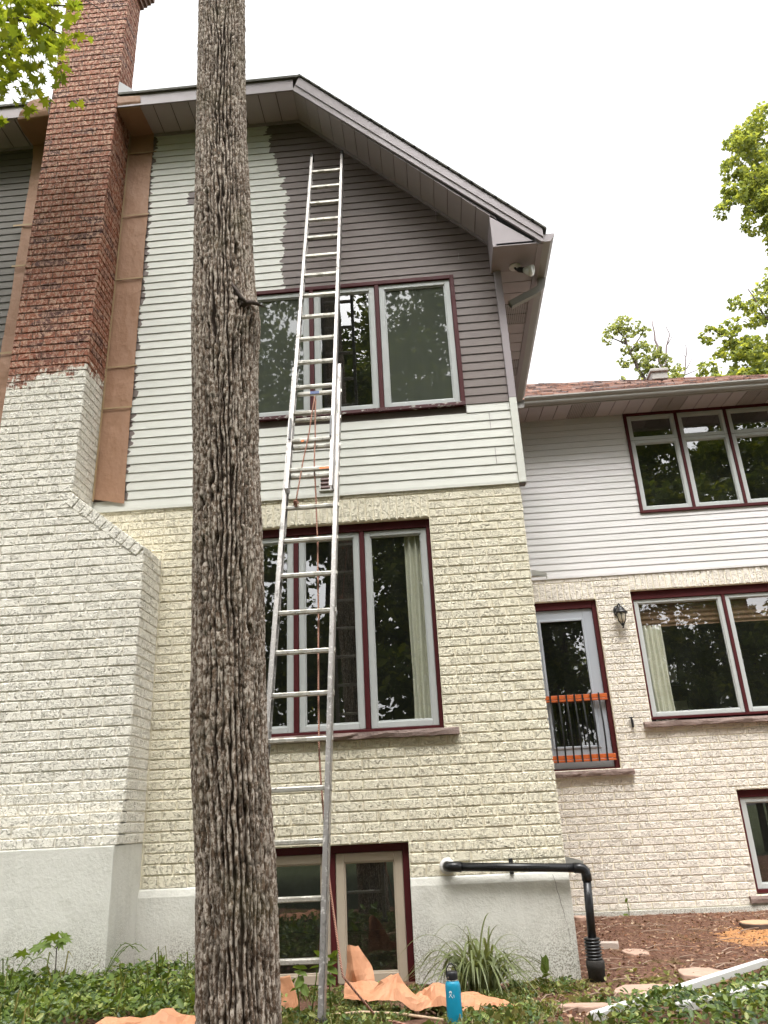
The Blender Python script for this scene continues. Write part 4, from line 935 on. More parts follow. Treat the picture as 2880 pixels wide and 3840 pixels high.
# ------------------------------------------------------------------ the near tree
TR = thing('tree', (-1.78, -3.0, gz(-1.78, -3)), 'thick straight trunk with deeply furrowed grey bark standing before the house', 'tree')
tz = [-.2, .43, .94, 1.52, 2.18, 2.93, 3.84, 4.14, 5.23, 6.53, 9, 12.5]; tx = [-1.77, -1.783, -1.806, -1.853, -1.875, -1.912, -1.948, -1.96, -2.012, -2.052, -2.12, -2.2]; tw = [.36, .331, .333, .344, .344, .325, .362, .345, .309, .309, .28, .2]
def itp(z, ys): return float(np.interp(z, tz, ys))
NU, zs_ = 300, list(np.arange(-.2, 7.2, .0115))+list(np.arange(7.2, 12.5, .25))
V_, fur = [], []
hsh = [random.Random(q).random() for q in range(200)]
for z in zs_:
    cx_, r0 = itp(z, tx), itp(z, tw)/2-.006
    for i in range(NU):
        th = 2*math.pi*i/NU; ux, uy = math.cos(th), math.sin(th)
        wA = noise.noise((ux*2.6, uy*2.6, z*2.1)); wB = noise.noise((ux*5, uy*5, z*6.3+9)); wC = noise.noise((ux*11, uy*11, z*15+4))
        n4 = noise.noise((ux*26, uy*26, z*34))
        u1 = 42*th/(2*math.pi)+.75*wA+.50*wB+.34*wC; k1 = math.floor(u1); w1 = u1-k1; d1 = min(w1, 1-w1)
        u2 = 67*th/(2*math.pi)-.7*wA+.6*wB+.4*wC+.4; k2 = math.floor(u2); w2 = u2-k2; d2 = min(w2, 1-w2)
        m1 = sm(-.45, .05, noise.noise((ux*4, uy*4, z*3.0+20))); m2 = sm(-.1, .25, noise.noise((ux*5, uy*5, z*4.0+40)))
        f1 = sm(.26, .10, d1)*(.25+.75*m1); f2 = sm(.25, .08, d2)*m2*(1-.5*f1)
        v = z/.06+9.7*hsh[k1 % 42]+.8*wB; dv1 = abs(v-math.floor(v)-.5); f3 = sm(.09, .03, .5-dv1)*sm(.35, .65, hsh[(k1*7+math.floor(v)*13) % 200])*(1-f1)
        fr1 = min(1.0, f1+.75*f2+.6*f3)
        knot = .022*math.exp(-((z-3.78)/.16)**2)*max(0, math.cos(th+.35))**2
        r = r0+.009-.025*f1-.012*f2-.011*f3+.0045*n4+.003*wC+.007*noise.noise((ux*2, uy*2, z*.8))+(hsh[k1 % 42]-.5)*.006*(1-f1)+knot
        V_.append((cx_+r*ux, -3.0+r*uy, z)); fur.append(fr1)
me = bpy.data.meshes.new('trunk'); nrow = len(zs_); ox, oy, oz = TR.location
F_ = [(j*NU+i, j*NU+(i+1) % NU, (j+1)*NU+(i+1) % NU, (j+1)*NU+i) for j in range(nrow-1) for i in range(NU)]
me.from_pydata([(x-ox, y-oy, z-oz) for x, y, z in V_], [], F_); at = me.attributes.new('furrow', 'FLOAT', 'POINT'); at.data.foreach_set('value', fur); me.materials.append(M['bark']); me.polygons.foreach_set('use_smooth', [True]*len(F_))
trunk = link('trunk', me, TR)
mb = MB(); mb.tube([(-1.86, -3.08, 3.80), (-1.80, -3.14, 3.815), (-1.765, -3.12, 3.835), (-1.735, -3.10, 3.835), (-1.70, -3.08, 3.825)], [.03, .02, .014, .011, .003], 8); mb.tube([(-1.885, -3.145, 3.98), (-1.85, -3.16, 3.91), (-1.81, -3.155, 3.84), (-1.79, -3.14, 3.815)], [.006, .009, .012, .014], 7); mb.build('branch_stub', 'bark2', TR, True)
def leaf_cloud(name, centers, sizes, tmpl, faces, mat, parent=None, upb=.35, kind=None, flat=0.0):
    n_ = len(centers); c = np.asarray(centers, float); tm = np.asarray(tmpl, float); k = len(tm)
    nm = nr.normal(size=(n_, 3)); nm[:, 2] = np.abs(nm[:, 2])*(1-flat)+flat*3+upb; nm /= np.linalg.norm(nm, axis=1)[:, None]
    a_ = nr.normal(size=(n_, 3)); a_ -= nm*(a_*nm).sum(1)[:, None]; a_ /= np.linalg.norm(a_, axis=1)[:, None]; b_ = np.cross(nm, a_)
    sz = np.asarray(sizes, float)[:, None, None]
    P = c[:, None, :] + sz*(tm[None, :, 0, None]*a_[:, None, :]+tm[None, :, 1, None]*b_[:, None, :]+tm[None, :, 2, None]*nm[:, None, :])
    if parent is not None: P = P-np.array(parent_origin(parent))
    P = P.reshape(-1, 3)
    fl = np.concatenate([np.array(f)[None, :]+(np.arange(n_)*k)[:, None] for f in faces], axis=1).reshape(-1)
    cnt = np.tile([len(f) for f in faces], n_); st_ = np.concatenate([[0], np.cumsum(cnt)[:-1]])
    me = bpy.data.meshes.new(name); me.vertices.add(len(P)); me.vertices.foreach_set('co', P.astype(np.float32).ravel())
    me.loops.add(len(fl)); me.loops.foreach_set('vertex_index', fl.astype(np.int32)); me.polygons.add(len(cnt)); me.polygons.foreach_set('loop_start', st_.astype(np.int32)); me.polygons.foreach_set('loop_total', cnt.astype(np.int32))
    me.update(calc_edges=True); me.materials.append(M[mat]); o = link(name, me, parent)
    if kind: o['kind'] = kind
    return o
QUAD = ([(-.5, 0, 0), (0, -.32, .06), (.5, 0, -.05), (0, .32, .06)], [(0, 1, 2, 3)])
MAPLE = ([(0, 0, 0), (-.10, -.45, .03), (.16, -.26, 0), (.30, -.55, -.04), (.36, -.22, 0), (.72, -.30, -.06), (.60, -.10, 0), (.95, 0, -.08), (.60, .10, 0), (.72, .30, -.06), (.36, .22, 0), (.30, .55, -.04), (.16, .26, 0), (-.10, .45, .03)], [(0, 1, 2, 3, 4, 5, 6, 7), (0, 7, 8, 9, 10, 11, 12, 13)])
VINE = ([(-.5, 0, 0), (-.15, -.24, .05), (.3, -.2, .03), (.55, 0, -.08), (.3, .2, .03), (-.15, .24, .05)], [(0, 1, 2, 3), (0, 3, 4, 5)])
def blob(c, r, n_, squash=(1, 1, .8), shell=.55):
    d = nr.normal(size=(n_, 3)); d /= np.linalg.norm(d, axis=1)[:, None]; q = nr.random(n_)**(1/3)*(1-shell)+shell*nr.random(n_)**.25
    return np.array(c)+d*q[:, None]*r*np.array(squash)
def crown(parent, blobs, dens, size, tmpl, mat, sub=9):
    """uneven clumps: every blob is broken into smaller tufts"""
    pts, sz = [], []
    for (x, y, z, r) in blobs:
        tufts = blob((x, y, z), r*.78, max(3, int(sub*(1+r)))); 
        for t_ in tufts:
            rr = r*nr.uniform(.16, .42); n_ = int(dens*rr*rr*40)+3; pts.append(blob(t_, rr, n_, (1, 1, .65), .25)); sz.append(nr.uniform(.6, 1.25, n_)*size)
    return leaf_cloud('crown', np.concatenate(pts), np.concatenate(sz), *tmpl, mat, parent)
def limbs(parent, paths, mat='bark2', name='branch'):
    for path, r0, r1 in paths:
        mb = MB(); q = wob(path, 4, .12*min(1, r0*12)); k = len(q); mb.tube(q, [r0+(r1-r0)*i/(k-1) for i in range(k)], 7); mb.build(name, mat, parent, True)
crown(TR, [(-2.2, -3, 13.0, 1.5), (-1.4, -3.8, 13.6, 1.2), (-3.0, -3.4, 13.4, 1.3), (-2.2, -2.6, 14.4, 1.3)], 5, .16, QUAD, 'leaf_tree')

# ------------------------------------------------------------------ other trees
MT = thing('maple_tree', (-7.4, -1.6, gz(-7.4, -1.6)), 'maple whose yellow green leaves hang before the red chimney top', 'tree')
limbs(MT, [([(-7.4, -1.6, 0), (-7.35, -1.6, 4), (-7.3, -1.6, 8), (-7.2, -1.6, 12)], .2, .1)], 'bark2', 'trunk')
limbs(MT, [([(-7.3, -1.6, 8), (-6.2, -1.5, 8.7), (-5.2, -1.5, 8.9), (-4.5, -1.5, 8.75), (-4.15, -1.5, 8.5)], .06, .006), ([(-5.2, -1.5, 8.9), (-4.7, -1.5, 8.4), (-4.5, -1.55, 8.0)], .02, .004), ([(-4.75, -1.5, 8.85), (-4.3, -1.45, 9.0), (-3.95, -1.4, 9.05)], .015, .004), ([(-4.1, -1.3, 9.3), (-3.9, -1.3, 9.1), (-3.72, -1.3, 8.86)], .006, .002), ([(-4.6, -1.5, 8.8), (-4.35, -1.5, 8.3)], .008, .003)])
lp = []
for (x, z, rx_, rz_, n_) in ((-4.62, 8.95, .42, .30, 85), (-4.30, 8.80, .20, .22, 36), (-4.52, 8.42, .30, .26, 56), (-4.22, 8.30, .14, .20, 22), (-4.78, 8.12, .36, .28, 52), (-4.42, 7.98, .14, .14, 12), (-4.07, 8.88, .10, .12, 11), (-5.3, 8.6, .5, .5, 90), (-5.6, 9.4, .7, .6, 140), (-4.75, 9.45, .55, .3, 90), (-4.5, 7.72, .05, .04, 2)):
    lp.append(np.stack([nr.normal(x, rx_*.55, n_), nr.normal(-1.5, .22, n_), nr.normal(z, rz_*.55, n_)], 1))
lp = np.concatenate(lp+[q+nr.normal(0, .05, q.shape) for q in lp[:6]]); leaf_cloud('crown', lp, nr.uniform(.085, .14, len(lp)), *MAPLE, 'leaf_maple', MT, upb=.5)
TA = thing('maple_tree', (14.5, 16, 0), 'tall broadleaf tree at the right edge of the sky', 'tree')
limbs(TA, [([(14.5, 16, 0), (14.3, 16, 10), (13.6, 16, 18), (13, 16, 24)], .35, .1)], 'bark2', 'trunk')
limbs(TA, [([(13.9, 16, 17), (12.8, 16, 19.5), (11.8, 16, 21), (11, 16, 21.6)], .08, .02), ([(13.2, 16, 20), (12, 16, 22), (11.5, 16, 23.2)], .06, .02)])
crown(TA, [(11.9, 16, 23.2, 1.15), (11.7, 16, 21.9, .95), (11.0, 16, 21.3, .75), (10.55, 16, 20.85, .45), (10.75, 16, 21.75, .30), (12.3, 16, 20.6, 1.15), (11.6, 16, 20.1, .65), (12.9, 16, 22.3, 1.5), (12.3, 16, 19.3, .75), (13.6, 16, 20.5, 1.5), (13, 16, 24.5, 1.3), (11.85, 16, 18.3, .4), (12.2, 16, 18.7, .5), (11.2, 16, 22.6, .55), (12.1, 16, 24.3, .8), (11.5, 16, 24.0, .45)], 14, .17, QUAD, 'leaf_tree')
TB = thing('maple_tree', (11.5, 14, 0), 'low spreading broadleaf tree rising behind the right end of wing roof', 'tree')
limbs(TB, [([(11.5, 14, 0), (11.2, 14, 8), (10.8, 14, 13), (10.5, 14, 16)], .3, .08)], 'bark2', 'trunk')
limbs(TB, [([(11, 14, 10.5), (9.8, 14, 12.8), (8.8, 14, 14.2), (8.1, 14, 14.8)], .07, .012), ([(10.8, 14, 13), (9.9, 14, 15), (9.6, 14, 16)], .05, .015)])
crown(TB, [(10.35, 14, 15.7, .95), (9.75, 14, 15.0, .75), (9.15, 14, 15.45, .35), (8.75, 14, 14.6, .5), (8.1, 14, 14.4, .38), (8.6, 14, 13.7, .6), (9.4, 14, 13.9, .75), (10.5, 14, 14.0, 1.0), (7.85, 14, 13.2, .45), (9.0, 14, 12.9, .9), (10.2, 14, 12.8, 1.0), (8.0, 14, 12.5, .7), (11.6, 14, 15, 1.3), (9.9, 14, 13.2, .8), (8.9, 14, 14.1, .5), (10.9, 14, 16.2, .8), (9.0, 14, 13.3, .7)], 15, .155, QUAD, 'leaf_tree')
TC = thing('ash_tree', (8.3, 20, 0), 'thin distant tree with sparse crown behind the wing roof', 'tree')
limbs(TC, [([(8.3, 20, 0), (8.4, 20, 10), (8.1, 20, 16), (7.75, 20, 17.1), (7.5, 20, 18.2), (7.3, 20, 19)], .13, .02)], 'bark2', 'trunk')
limbs(TC, [([(7.5, 20, 18.2), (7.0, 20, 18.5), (6.7, 20, 18.6)], .035, .008), ([(7.6, 20, 17.8), (8.1, 20, 18.5), (8.4, 20, 18.9)], .035, .008), ([(7.45, 20, 18.3), (7.7, 20, 19.1)], .03, .008)])
crown(TC, [(7.45, 20, 19.1, .55), (7.05, 20, 18.85, .4), (6.85, 20, 18.5, .33), (7.9, 20, 18.9, .4), (8.3, 20, 18.7, .33), (7.6, 20, 18.5, .4), (8.1, 20, 18.0, .45), (7.3, 20, 17.4, .4), (8.5, 20, 17.2, .55), (7.9, 20, 17.0, .6), (8.9, 20, 17.4, .3), (7.0, 20, 16.4, .5), (8.6, 20, 16.3, .8), (9.3, 20, 16.6, .4), (8.4, 20, 17.7, .45), (7.5, 20, 17.9, .35), (9.1, 20, 17.0, .4), (7.9, 20, 17.4, .45)], 13, .15, QUAD, 'leaf_hazed')
TD = thing('dead_tree', (9.2, 20.6, 0), 'bare dead tree with forked branches beside the sparse tree', 'tree')
limbs(TD, [([(9.2, 20.6, 0), (9.1, 20.6, 10), (8.95, 20.6, 17), (8.85, 20.6, 18.3), (8.9, 20.6, 19.7)], .15, .014)], 'deadwood', 'trunk')
limbs(TD, [([(8.95, 20.6, 17.2), (9.25, 20.6, 18.3), (9.45, 20.6, 18.8), (9.4, 20.6, 19.4)], .04, .012), ([(9.3, 20.6, 18.4), (9.65, 20.6, 18.9)], .02, .008), ([(9.05, 20.6, 15.8), (9.7, 20.6, 17.0), (9.95, 20.6, 17.9), (10.0, 20.6, 18.5)], .04, .010), ([(9.8, 20.6, 17.2), (10.3, 20.6, 17.9)], .02, .006), ([(9.6, 20.6, 16.9), (10.2, 20.6, 17.1), (10.6, 20.6, 17.6)], .025, .006), ([(8.88, 20.6, 17.9), (8.65, 20.6, 18.5)], .02, .006), ([(9.9, 20.6, 17.7), (9.75, 20.6, 18.3)], .015, .005)], 'deadwood', 'branch')
# woodland behind the viewer, seen only mirrored in the panes
pts, sz = [], []
for k in range(1000):
    x = nr.uniform(-23, 23); y = nr.uniform(-26, -11); z = nr.uniform(0.2, 1.0)**.9*(31 if y < -18 else (19 if y < -14 else 14))-1.5; r = nr.uniform(.9, 2.2)
    for t_ in blob((x, y, z), r*.8, 7):
        rr = r*nr.uniform(.3, .55); n_ = int(120*rr*rr)+10; pts.append(blob(t_, rr, n_, (1, 1, .6), .3)); sz.append(nr.uniform(.15, .34, n_))
wdl = leaf_cloud('woodland', np.concatenate(pts), np.concatenate(sz), *QUAD, 'leaf_wood', None, kind='stuff'); tag(wdl, 'green woodland mirrored in the window panes', 'woodland', kind='stuff')
tk = MB()
for k in range(14):
    x = nr.uniform(-16, 16); y = nr.uniform(-24, -16); tk.tube([(x, y, -1), (x+nr.uniform(-.3, .3), y, 8), (x+nr.uniform(-1, 1), y, 17)], [nr.uniform(.14, .3), .14, .05], 8)
o = tk.build('trunks', 'bark2', wdl); o['kind'] = 'stuff'

# ------------------------------------------------------------------ things on the ground
# bottle
bx, by = -.915, -2.05; bz = gz(bx, by)+.004
BT = thing('water_bottle', (bx, by, bz), 'teal insulated water bottle with black loop cap standing in the grass', 'bottle')
mb = MB(); mb.lathe([(.034, 0), (.0375, .004), (.0385, .012), (.0385, .165), (.0365, .178), (.031, .187), (.0285, .189)], 32, (bx, by, bz)); mb.build('body', 'teal', BT, True)
mb = MB(); mb.lathe([(.0275, .187), (.0275, .198)], 28, (bx, by, bz)); mb.build('neck', 'steel', BT, True)
mb = MB(); mb.lathe([(.0285, .196), (.029, .20), (.029, .222), (.027, .230), (.02, .233)], 28, (bx, by, bz)); cp_ = mb.build('cap', 'cap', BT, True)
hp = [(bx-.029, by-.004, bz+.205), (bx-.029, by-.003, bz+.225), (bx-.026, by-.002, bz+.245), (bx-.014, by, bz+.262), (bx, by, bz+.266), (bx+.012, by+.002, bz+.258), (bx+.019, by+.004, bz+.240), (bx+.021, by+.006, bz+.215)]
mb = MB(); rect_tube(mb, hp, .014, .005, (0, 1, 0)); mb.build('loop', 'cap', BT, bevel=.001)
mb = MB(); mb.lathe([(.004, 0), (.004, .002)], 10); mb.v = [(bx-.020+x, by-.0215-z, bz+.208+y) for x, y, z in mb.v]; mb.build('rivet', 'steel', cp_)
def on_b(a_, h_, e_=.0004): # logo strokes on the bottle's round front
    return (bx+(.0385+e_)*math.sin(a_), by-(.0385+e_)*math.cos(a_), bz+h_)
def stroke(mb, pts_, wd):
    for (a0, h0), (a1, h1) in zip(pts_[:-1], pts_[1:]):
        dx_, dz_ = (a1-a0)*.0385, h1-h0; l_ = math.hypot(dx_, dz_); nx_, nz_ = -dz_/l_*wd/2/.0385, dx_/l_*wd/2
        mb.add([on_b(a0+nx_, h0+nz_), on_b(a1+nx_, h1+nz_), on_b(a1-nx_, h1-nz_), on_b(a0-nx_, h0-nz_)], [(3, 2, 1, 0)])
lg = MB(); ca, chh = -.36, .142
for k in range(8):
    t_ = R(-20+40*k*.78); stroke(lg, [(ca+.0015/.0385*math.cos(t_), chh+.002+.0015*math.sin(t_)), (ca+.0075/.0385*math.cos(t_), chh+.002+.0075*math.sin(t_))], .0028)
stroke(lg, [(ca+.006/.0385, chh-.004), (ca-.001/.0385, chh-.009), (ca-.009/.0385, chh-.020)], .0024); stroke(lg, [(ca-.005/.0385, chh-.0055), (ca+.001/.0385, chh-.0105), (ca+.010/.0385, chh-.022)], .0024)
stroke(lg, [(ca+.016/.0385, chh-.008), (ca+.017/.0385, chh-.020)], .0022); lg.build('logo', 'logo', BT)
# kraft paper on the ground
def facets(name, sets, loc, label, mat='kraft_light', jit=.006, sub=2):
    mb = MB(); rr = random.Random(len(label)); seen = {}
    for poly in sets:
        c = sum((Vector(q) for q in poly), Vector())/len(poly)+Vector((rr.uniform(-jit, jit), rr.uniform(-jit, jit)*3, 0)); n_ = len(poly)
        tris = [(Vector(poly[i]), Vector(poly[(i+1) % n_]), c) for i in range(n_)]
        for lv in range(3):
            nt_ = []
            for A_, B_, C_ in tris:
                nn_ = (B_-A_).cross(C_-A_); nn_ = nn_.normalized() if nn_.length > 1e-9 else Vector((0, 0, 1))
                def md_(P, Q):
                    q = P.lerp(Q, .5); k_ = (P-Q).length*.10*noise.noise(q*(17 if lv else 9)+Vector((lv*7, 0, 0))); return q+Vector((.3, -1, .5))*k_
                ab, bc, ca_ = md_(A_, B_), md_(B_, C_), md_(C_, A_); nt_ += [(A_, ab, ca_), (ab, B_, bc), (ca_, bc, C_), (ab, bc, ca_)]
            tris = nt_
        for T_ in tris:
            ids = []
            for q in T_:
                kk = (round(q.x, 5), round(q.y, 5), round(q.z, 5))
                if kk not in seen: seen[kk] = len(mb.v); mb.v.append(tuple(q))
                ids.append(seen[kk])
            mb.f.append(tuple(ids)); mb.mi.append(0)
    return one(mb, name, mat, loc, label, 'paper', 'paper scraps on the ground', solid=.0015, smooth=True)
Z = lambda x, y, h: (x, y, gz(x, y)+h)
def strip(stn, y0, y1, label, loc, seed, n_u=34, n_v=8, rag=.02):
    """soft crumpled strip: stations (x, crest z, foot z), feet at y0 (near) and y1 (far)"""
    X = [q[0] for q in stn]; mb = MB()
    def fn(u, v):
        x = X[0]+(X[-1]-X[0])*u; cz = float(np.interp(x, X, [q[1] for q in stn])); fz = float(np.interp(x, X, [q[2] for q in stn]))
        yo = .06*noise.noise((x*4, seed, 0)); y = y0+(y1-y0)*v+yo
        z = fz+(cz-fz)*max(0, math.sin(math.pi*(.10+.80*v)))**.75
        q = Vector((x, y, z)); n1 = abs(noise.noise((x*9+seed, y*9, z*6))); n2 = abs(noise.noise((x*21, y*19+seed, z*16)))
        return q+Vector((.03*noise.noise((y*14, x*9, seed)), -.07*n1-.02*n2, .03*n1-.022*n2))
    mb.grid(fn, n_u, n_v)
    return one(mb, 'kraft_paper', 'kraft_light', loc, label, 'paper', 'paper scraps on the ground', solid=.0012)
PA = MB()
def fnA(u, v):
    xl, xr = -1.645+.03*v, -1.425-.115*v**1.6; x = xl+(xr-xl)*u; top = .375-.02*abs(u-.3)
    y = -.80+.10*abs(u-.42)*1.6+.05*v; z = .10+(top-.10)*v
    q = Vector((x, y, z)); n1 = noise.noise(q*8)
    return q+Vector((.015*n1, .05*n1, .008*noise.noise(q*15)))
PA.grid(fnA, 9, 8); PA.grid(lambda u, v: (-1.63+.26*u, -.78-.20*v*(1-abs(u-.5)*1.4), .17-.075*v-.03*abs(u-.45)+.015*noise.noise((u*5, v*5, 3))), 14, 8)
one(PA, 'kraft_paper', 'kraft_light', (-1.53, -.75, .08), 'upright curled piece of orange brown paper before the basement window', 'paper', 'paper scraps on the ground', solid=.0012)
strip([(-1.41, .21, .17), (-1.33, .25, .14), (-1.25, .30, .11), (-1.20, .235, .10), (-1.14, .17, .09), (-1.08, .205, .085), (-1.02, .24, .085), (-.96, .215, .08), (-.9, .185, .075), (-.8, .17, .06), (-.7, .15, .05), (-.6, .125, .045), (-.48, .085, .04)], -1.46, -1.2, 'long crumpled strip of orange brown paper behind the bottle', (-.95, -1.33, .08), 2.3)
strip([(-2.82, .20, .15), (-2.72, .255, .17), (-2.66, .285, .18), (-2.6, .28, .18), (-2.5, .265, .18), (-2.42, .28, .18), (-2.38, .31, .18), (-2.3, .285, .17), (-2.1, .22, .15)], -2.3, -2.0, 'pale folded paper sheet at the bottom left of the tree', (-2.5, -2.1, .2), 5.1, 22, 6)
facets('kraft_paper', [[(-2.10, -.8, .02), (-1.97, -.85, .03), (-1.955, -.82, .15), (-1.99, -.8, .22), (-2.07, -.78, .205)], [(-1.97, -.85, .03), (-1.90, -.9, .03), (-1.955, -.82, .15)]], (-2.0, -.8, .02), 'small paper scrap between the trunk and the ladder rail')
# flagstones
def slab(x, y, rx_, ry_, label, rot_, n_=9, th=.035):
    rr = random.Random(label); pts_ = []
    for i in range(n_):
        t = 2*math.pi*i/n_+rr.uniform(-.2, .2); k = rr.uniform(.82, 1.1)/max(abs(math.cos(t)), abs(math.sin(t)))**.7; u, v = rx_*math.cos(t)*k, ry_*math.sin(t)*k
        pts_.append((x+u*math.cos(rot_)-v*math.sin(rot_), y+u*math.sin(rot_)+v*math.cos(rot_)))
    z = gz(x, y); s_ = (gz(x, y+.2)-gz(x, y-.2))/.4
    mb = MB(); mb.prism([(p, q, z+th+s_*(q-y)) for p, q in pts_], (0, 0, -th-.04)); one(mb, 'flagstone', 'flag', (x, y, z), label, 'flagstone', 'flagstones in the soil', bevel=.008)
slab(.86, -.06, .17, .17, 'pink flagstone touching the white downspout', .2); slab(.33, -.62, .22, .20, 'large pink flagstone between the black pipe and the vines', -.1); slab(-.17, -1.42, .17, .25, 'pinkish flagstone at the bottom edge right of the bottle', .1)
slab(.50, 3.12, .08, .12, 'small flagstone tight in the corner by the wing wall', .4); slab(.62, .95, .10, .16, 'half buried reddish flagstone right of the black pipe', 0, th=.012); slab(2.55, 2.75, .12, .10, 'flagstone under the basement window of the wing', .2)
# stump, concrete brick
ST = thing('tree_stump', (2.06, 2.1, 0), 'low freshly cut stump round in orange sawdust', 'stump')
rr = random.Random(3); ring_ = [(2.06+.17*(1+rr.uniform(-.07, .07))*math.cos(t), 2.1+.17*(1+rr.uniform(-.07, .07))*math.sin(t)) for t in np.linspace(0, 6.283, 25)[:-1]]
mb = MB(); mb.prism([(x, y, .055) for x, y in ring_], (0, 0, -.12)); mb.build('bark_ring', 'bark2', ST, bevel=.004); mb = MB(); mb.prism([(2.06+(x-2.06)*.95, 2.1+(y-2.1)*.95, .062) for x, y in ring_], (0, 0, -.02)); mb.build('cut_face', 'stump_top', ST)
mb = MB(); mb.box(-.1, .1, -.05, .05, 0, .055); o = one(mb, 'concrete_brick', 'concrete', (0, 0, 0), 'pale concrete brick with round holes behind the black pipe', 'brick', bevel=.004); o.location = (.44, 1.25, gz(.44, 1.25)-.005); o.rotation_euler = (0, 0, -.25)
for a_ in (-.05, .03):
    mb = MB(); mb.lathe([(.022, .0), (.022, .0566)], 14, (a_, 0, 0)); mb.build('hole', 'black_metal', o)
# white downspouts lying in the vines
def spout(p_, q_, label, w_=.06):
    p_, q_ = Vector(p_), Vector(q_); d_ = (q_-p_).normalized(); s_ = d_.cross(Vector((0, 0, 1))).normalized(); u_ = s_.cross(d_); mb = MB()
    pr = []
    for k in range(5): f = -.5+k/4; pr += [(f*w_, .02 if k % 2 == 0 else .012)]
    pr2 = [(w_/2, -.0), (w_/2, -.02), (-w_/2, -.02)]
    mb.prism([p_+s_*a_+u_*b_ for a_, b_ in pr+pr2], q_-p_); one(mb, 'downspout', 'white_alu', tuple(p_), label, 'downspout', 'white downspouts lying on the ground', bevel=.004)
spout((-.24, -2.2, .22), (1.37, .04, .06), 'long white downspout lying across the vines towards the flagstone'); spout((.18, -2.15, .235), (1.5, -.6, .09), 'white downspout half buried in vines at the bottom right corner')

# ------------------------------------------------------------------ plants
def blade_mesh(mb, base, tip, rise, w_, n_=10):
    base, tip = Vector(base), Vector(tip); d_ = tip-base; s_ = Vector((d_.y, -d_.x, 0)); s_ = s_.normalized() if s_.length > 1e-4 else Vector((1, 0, 0)); s_ = (s_+Vector((rng.uniform(-.8, .8), rng.uniform(-.8, .8), 0))).normalized()
    mid_ = base.lerp(tip, .42); mid_.z = max(base.z, tip.z)+rise; o_ = len(mb.v)
    for i in range(n_+1):
        t = i/n_; q = base*(1-t)**2+mid_*2*t*(1-t)+tip*t*t; ww_ = w_*(1-t)**.55*(.6+.4*min(1, t*5))
        mb.v += [tuple(q-s_*ww_), tuple(q+Vector((0, 0, -.25*ww_))), tuple(q+s_*ww_)]
    for i in range(n_):
        for k in (0, 1): mb.f.append((o_+i*3+k, o_+i*3+k+1, o_+i*3+3+k+1, o_+i*3+3+k)); mb.mi.append(0)
GC = thing('grass_clump', (-.74, -.5, gz(-.74, -.5)), 'arching clump of long strap leaved grass by the foundation', 'plant')
for (tx_, tz_) in ((-1.085, .261), (-.982, .374), (-.869, .37), (-.801, .393), (-.615, .501), (-.559, .443), (-.388, .291), (-.31, .089), (-1.189, .085), (-1.019, .251), (-.494, .303), (-.633, .412)):
    mb = MB(); b_ = (-.74+rng.uniform(-.08, .08), -.48+rng.uniform(-.06, .06), .05); blade_mesh(mb, b_, (tx_, -.5+rng.uniform(-.2, .1), tz_), rng.uniform(.1, .22) if tz_ < .35 else .05, .011); mb.build('blade', 'blade', GC, True)
for k in range(150):
    t = rng.uniform(0, 6.283); L_ = rng.uniform(.2, .58); mb = MB(); b_ = (-.74+rng.uniform(-.12, .12), -.50+rng.uniform(-.09, .09), .04); dx_ = math.cos(t)*L_; dy_ = math.sin(t)*L_*.75
    tz_ = rng.uniform(.0, .14) if rng.random() < .85 else rng.uniform(.15, .3); tx_ = b_[0]+dx_; ty_ = min(-.08, b_[1]+dy_)
    blade_mesh(mb, b_, (tx_, ty_, tz_+gz(tx_, ty_)*.5), rng.uniform(.20, .44), rng.uniform(.009, .015)); mb.build('blade', 'blade', GC, True)
def weed(name, loc, label, stems, leaf_size, tmpl=MAPLE, mat='leaf_fresh'):
    W_ = thing(name, loc, label, 'plant')
    for path, leaves in stems:
        mb = MB(); mb.tube(path, [.004]*(len(path)-1)+[.0015], 5); mb.build('stem', 'bark2' if name == 'maple_seedling' else mat, W_, True)
        for q, d_, s_ in leaves:
            q, d_ = Vector(q), Vector(d_).normalized(); sd_ = d_.cross(Vector((0, 0, 1))).normalized(); u_ = sd_.cross(d_); k_ = rng.choice((-1, 1))*rng.uniform(.3, .8); sd_, u_ = sd_*math.cos(k_)+u_*math.sin(k_), u_*math.cos(k_)-sd_*math.sin(k_); mb = MB()
            mb.add([q+(d_*a_+sd_*b_+u_*c_)*s_*leaf_size for a_, b_, c_ in tmpl[0]], tmpl[1]); mb.build('leaf', mat, W_)
sx, sy = -3.545, -.9; sz0 = gz(sx, sy)
weed('maple_seedling', (sx, sy, sz0), 'thin maple seedling with flat leaves before the chimney foundation', [([(sx, sy, sz0), (sx, sy, .35), (sx-.005, sy, .44), (sx-.045, sy, .465)], [((sx-.05+.0, sy, .47), (-.9, -.3, -.12), 1.2), ((sx-.12, sy+.02, .455), (-1, .2, -.15), 1.1), ((sx-.2, sy-.02, .43), (-1, -.1, -.2), 1.0), ((sx-.06, sy, .465), (-.4, -.8, -.5), 1.1)]), ([(sx-.005, sy, .44), (sx+.02, sy, .49), (sx+.03, sy, .51)], [((sx+.02, sy, .505), (.8, -.3, -.2), 1.0), ((sx+.0, sy, .515), (-.9, -.2, -.1), 1.1), ((sx+.01, sy, .495), (.6, -.6, -.6), .9), ((sx+.02, sy, .51), (.3, .8, 0), .9)])], .115)
wx0, wy0 = -1.84, -1.25; wz0 = gz(wx0, wy0)
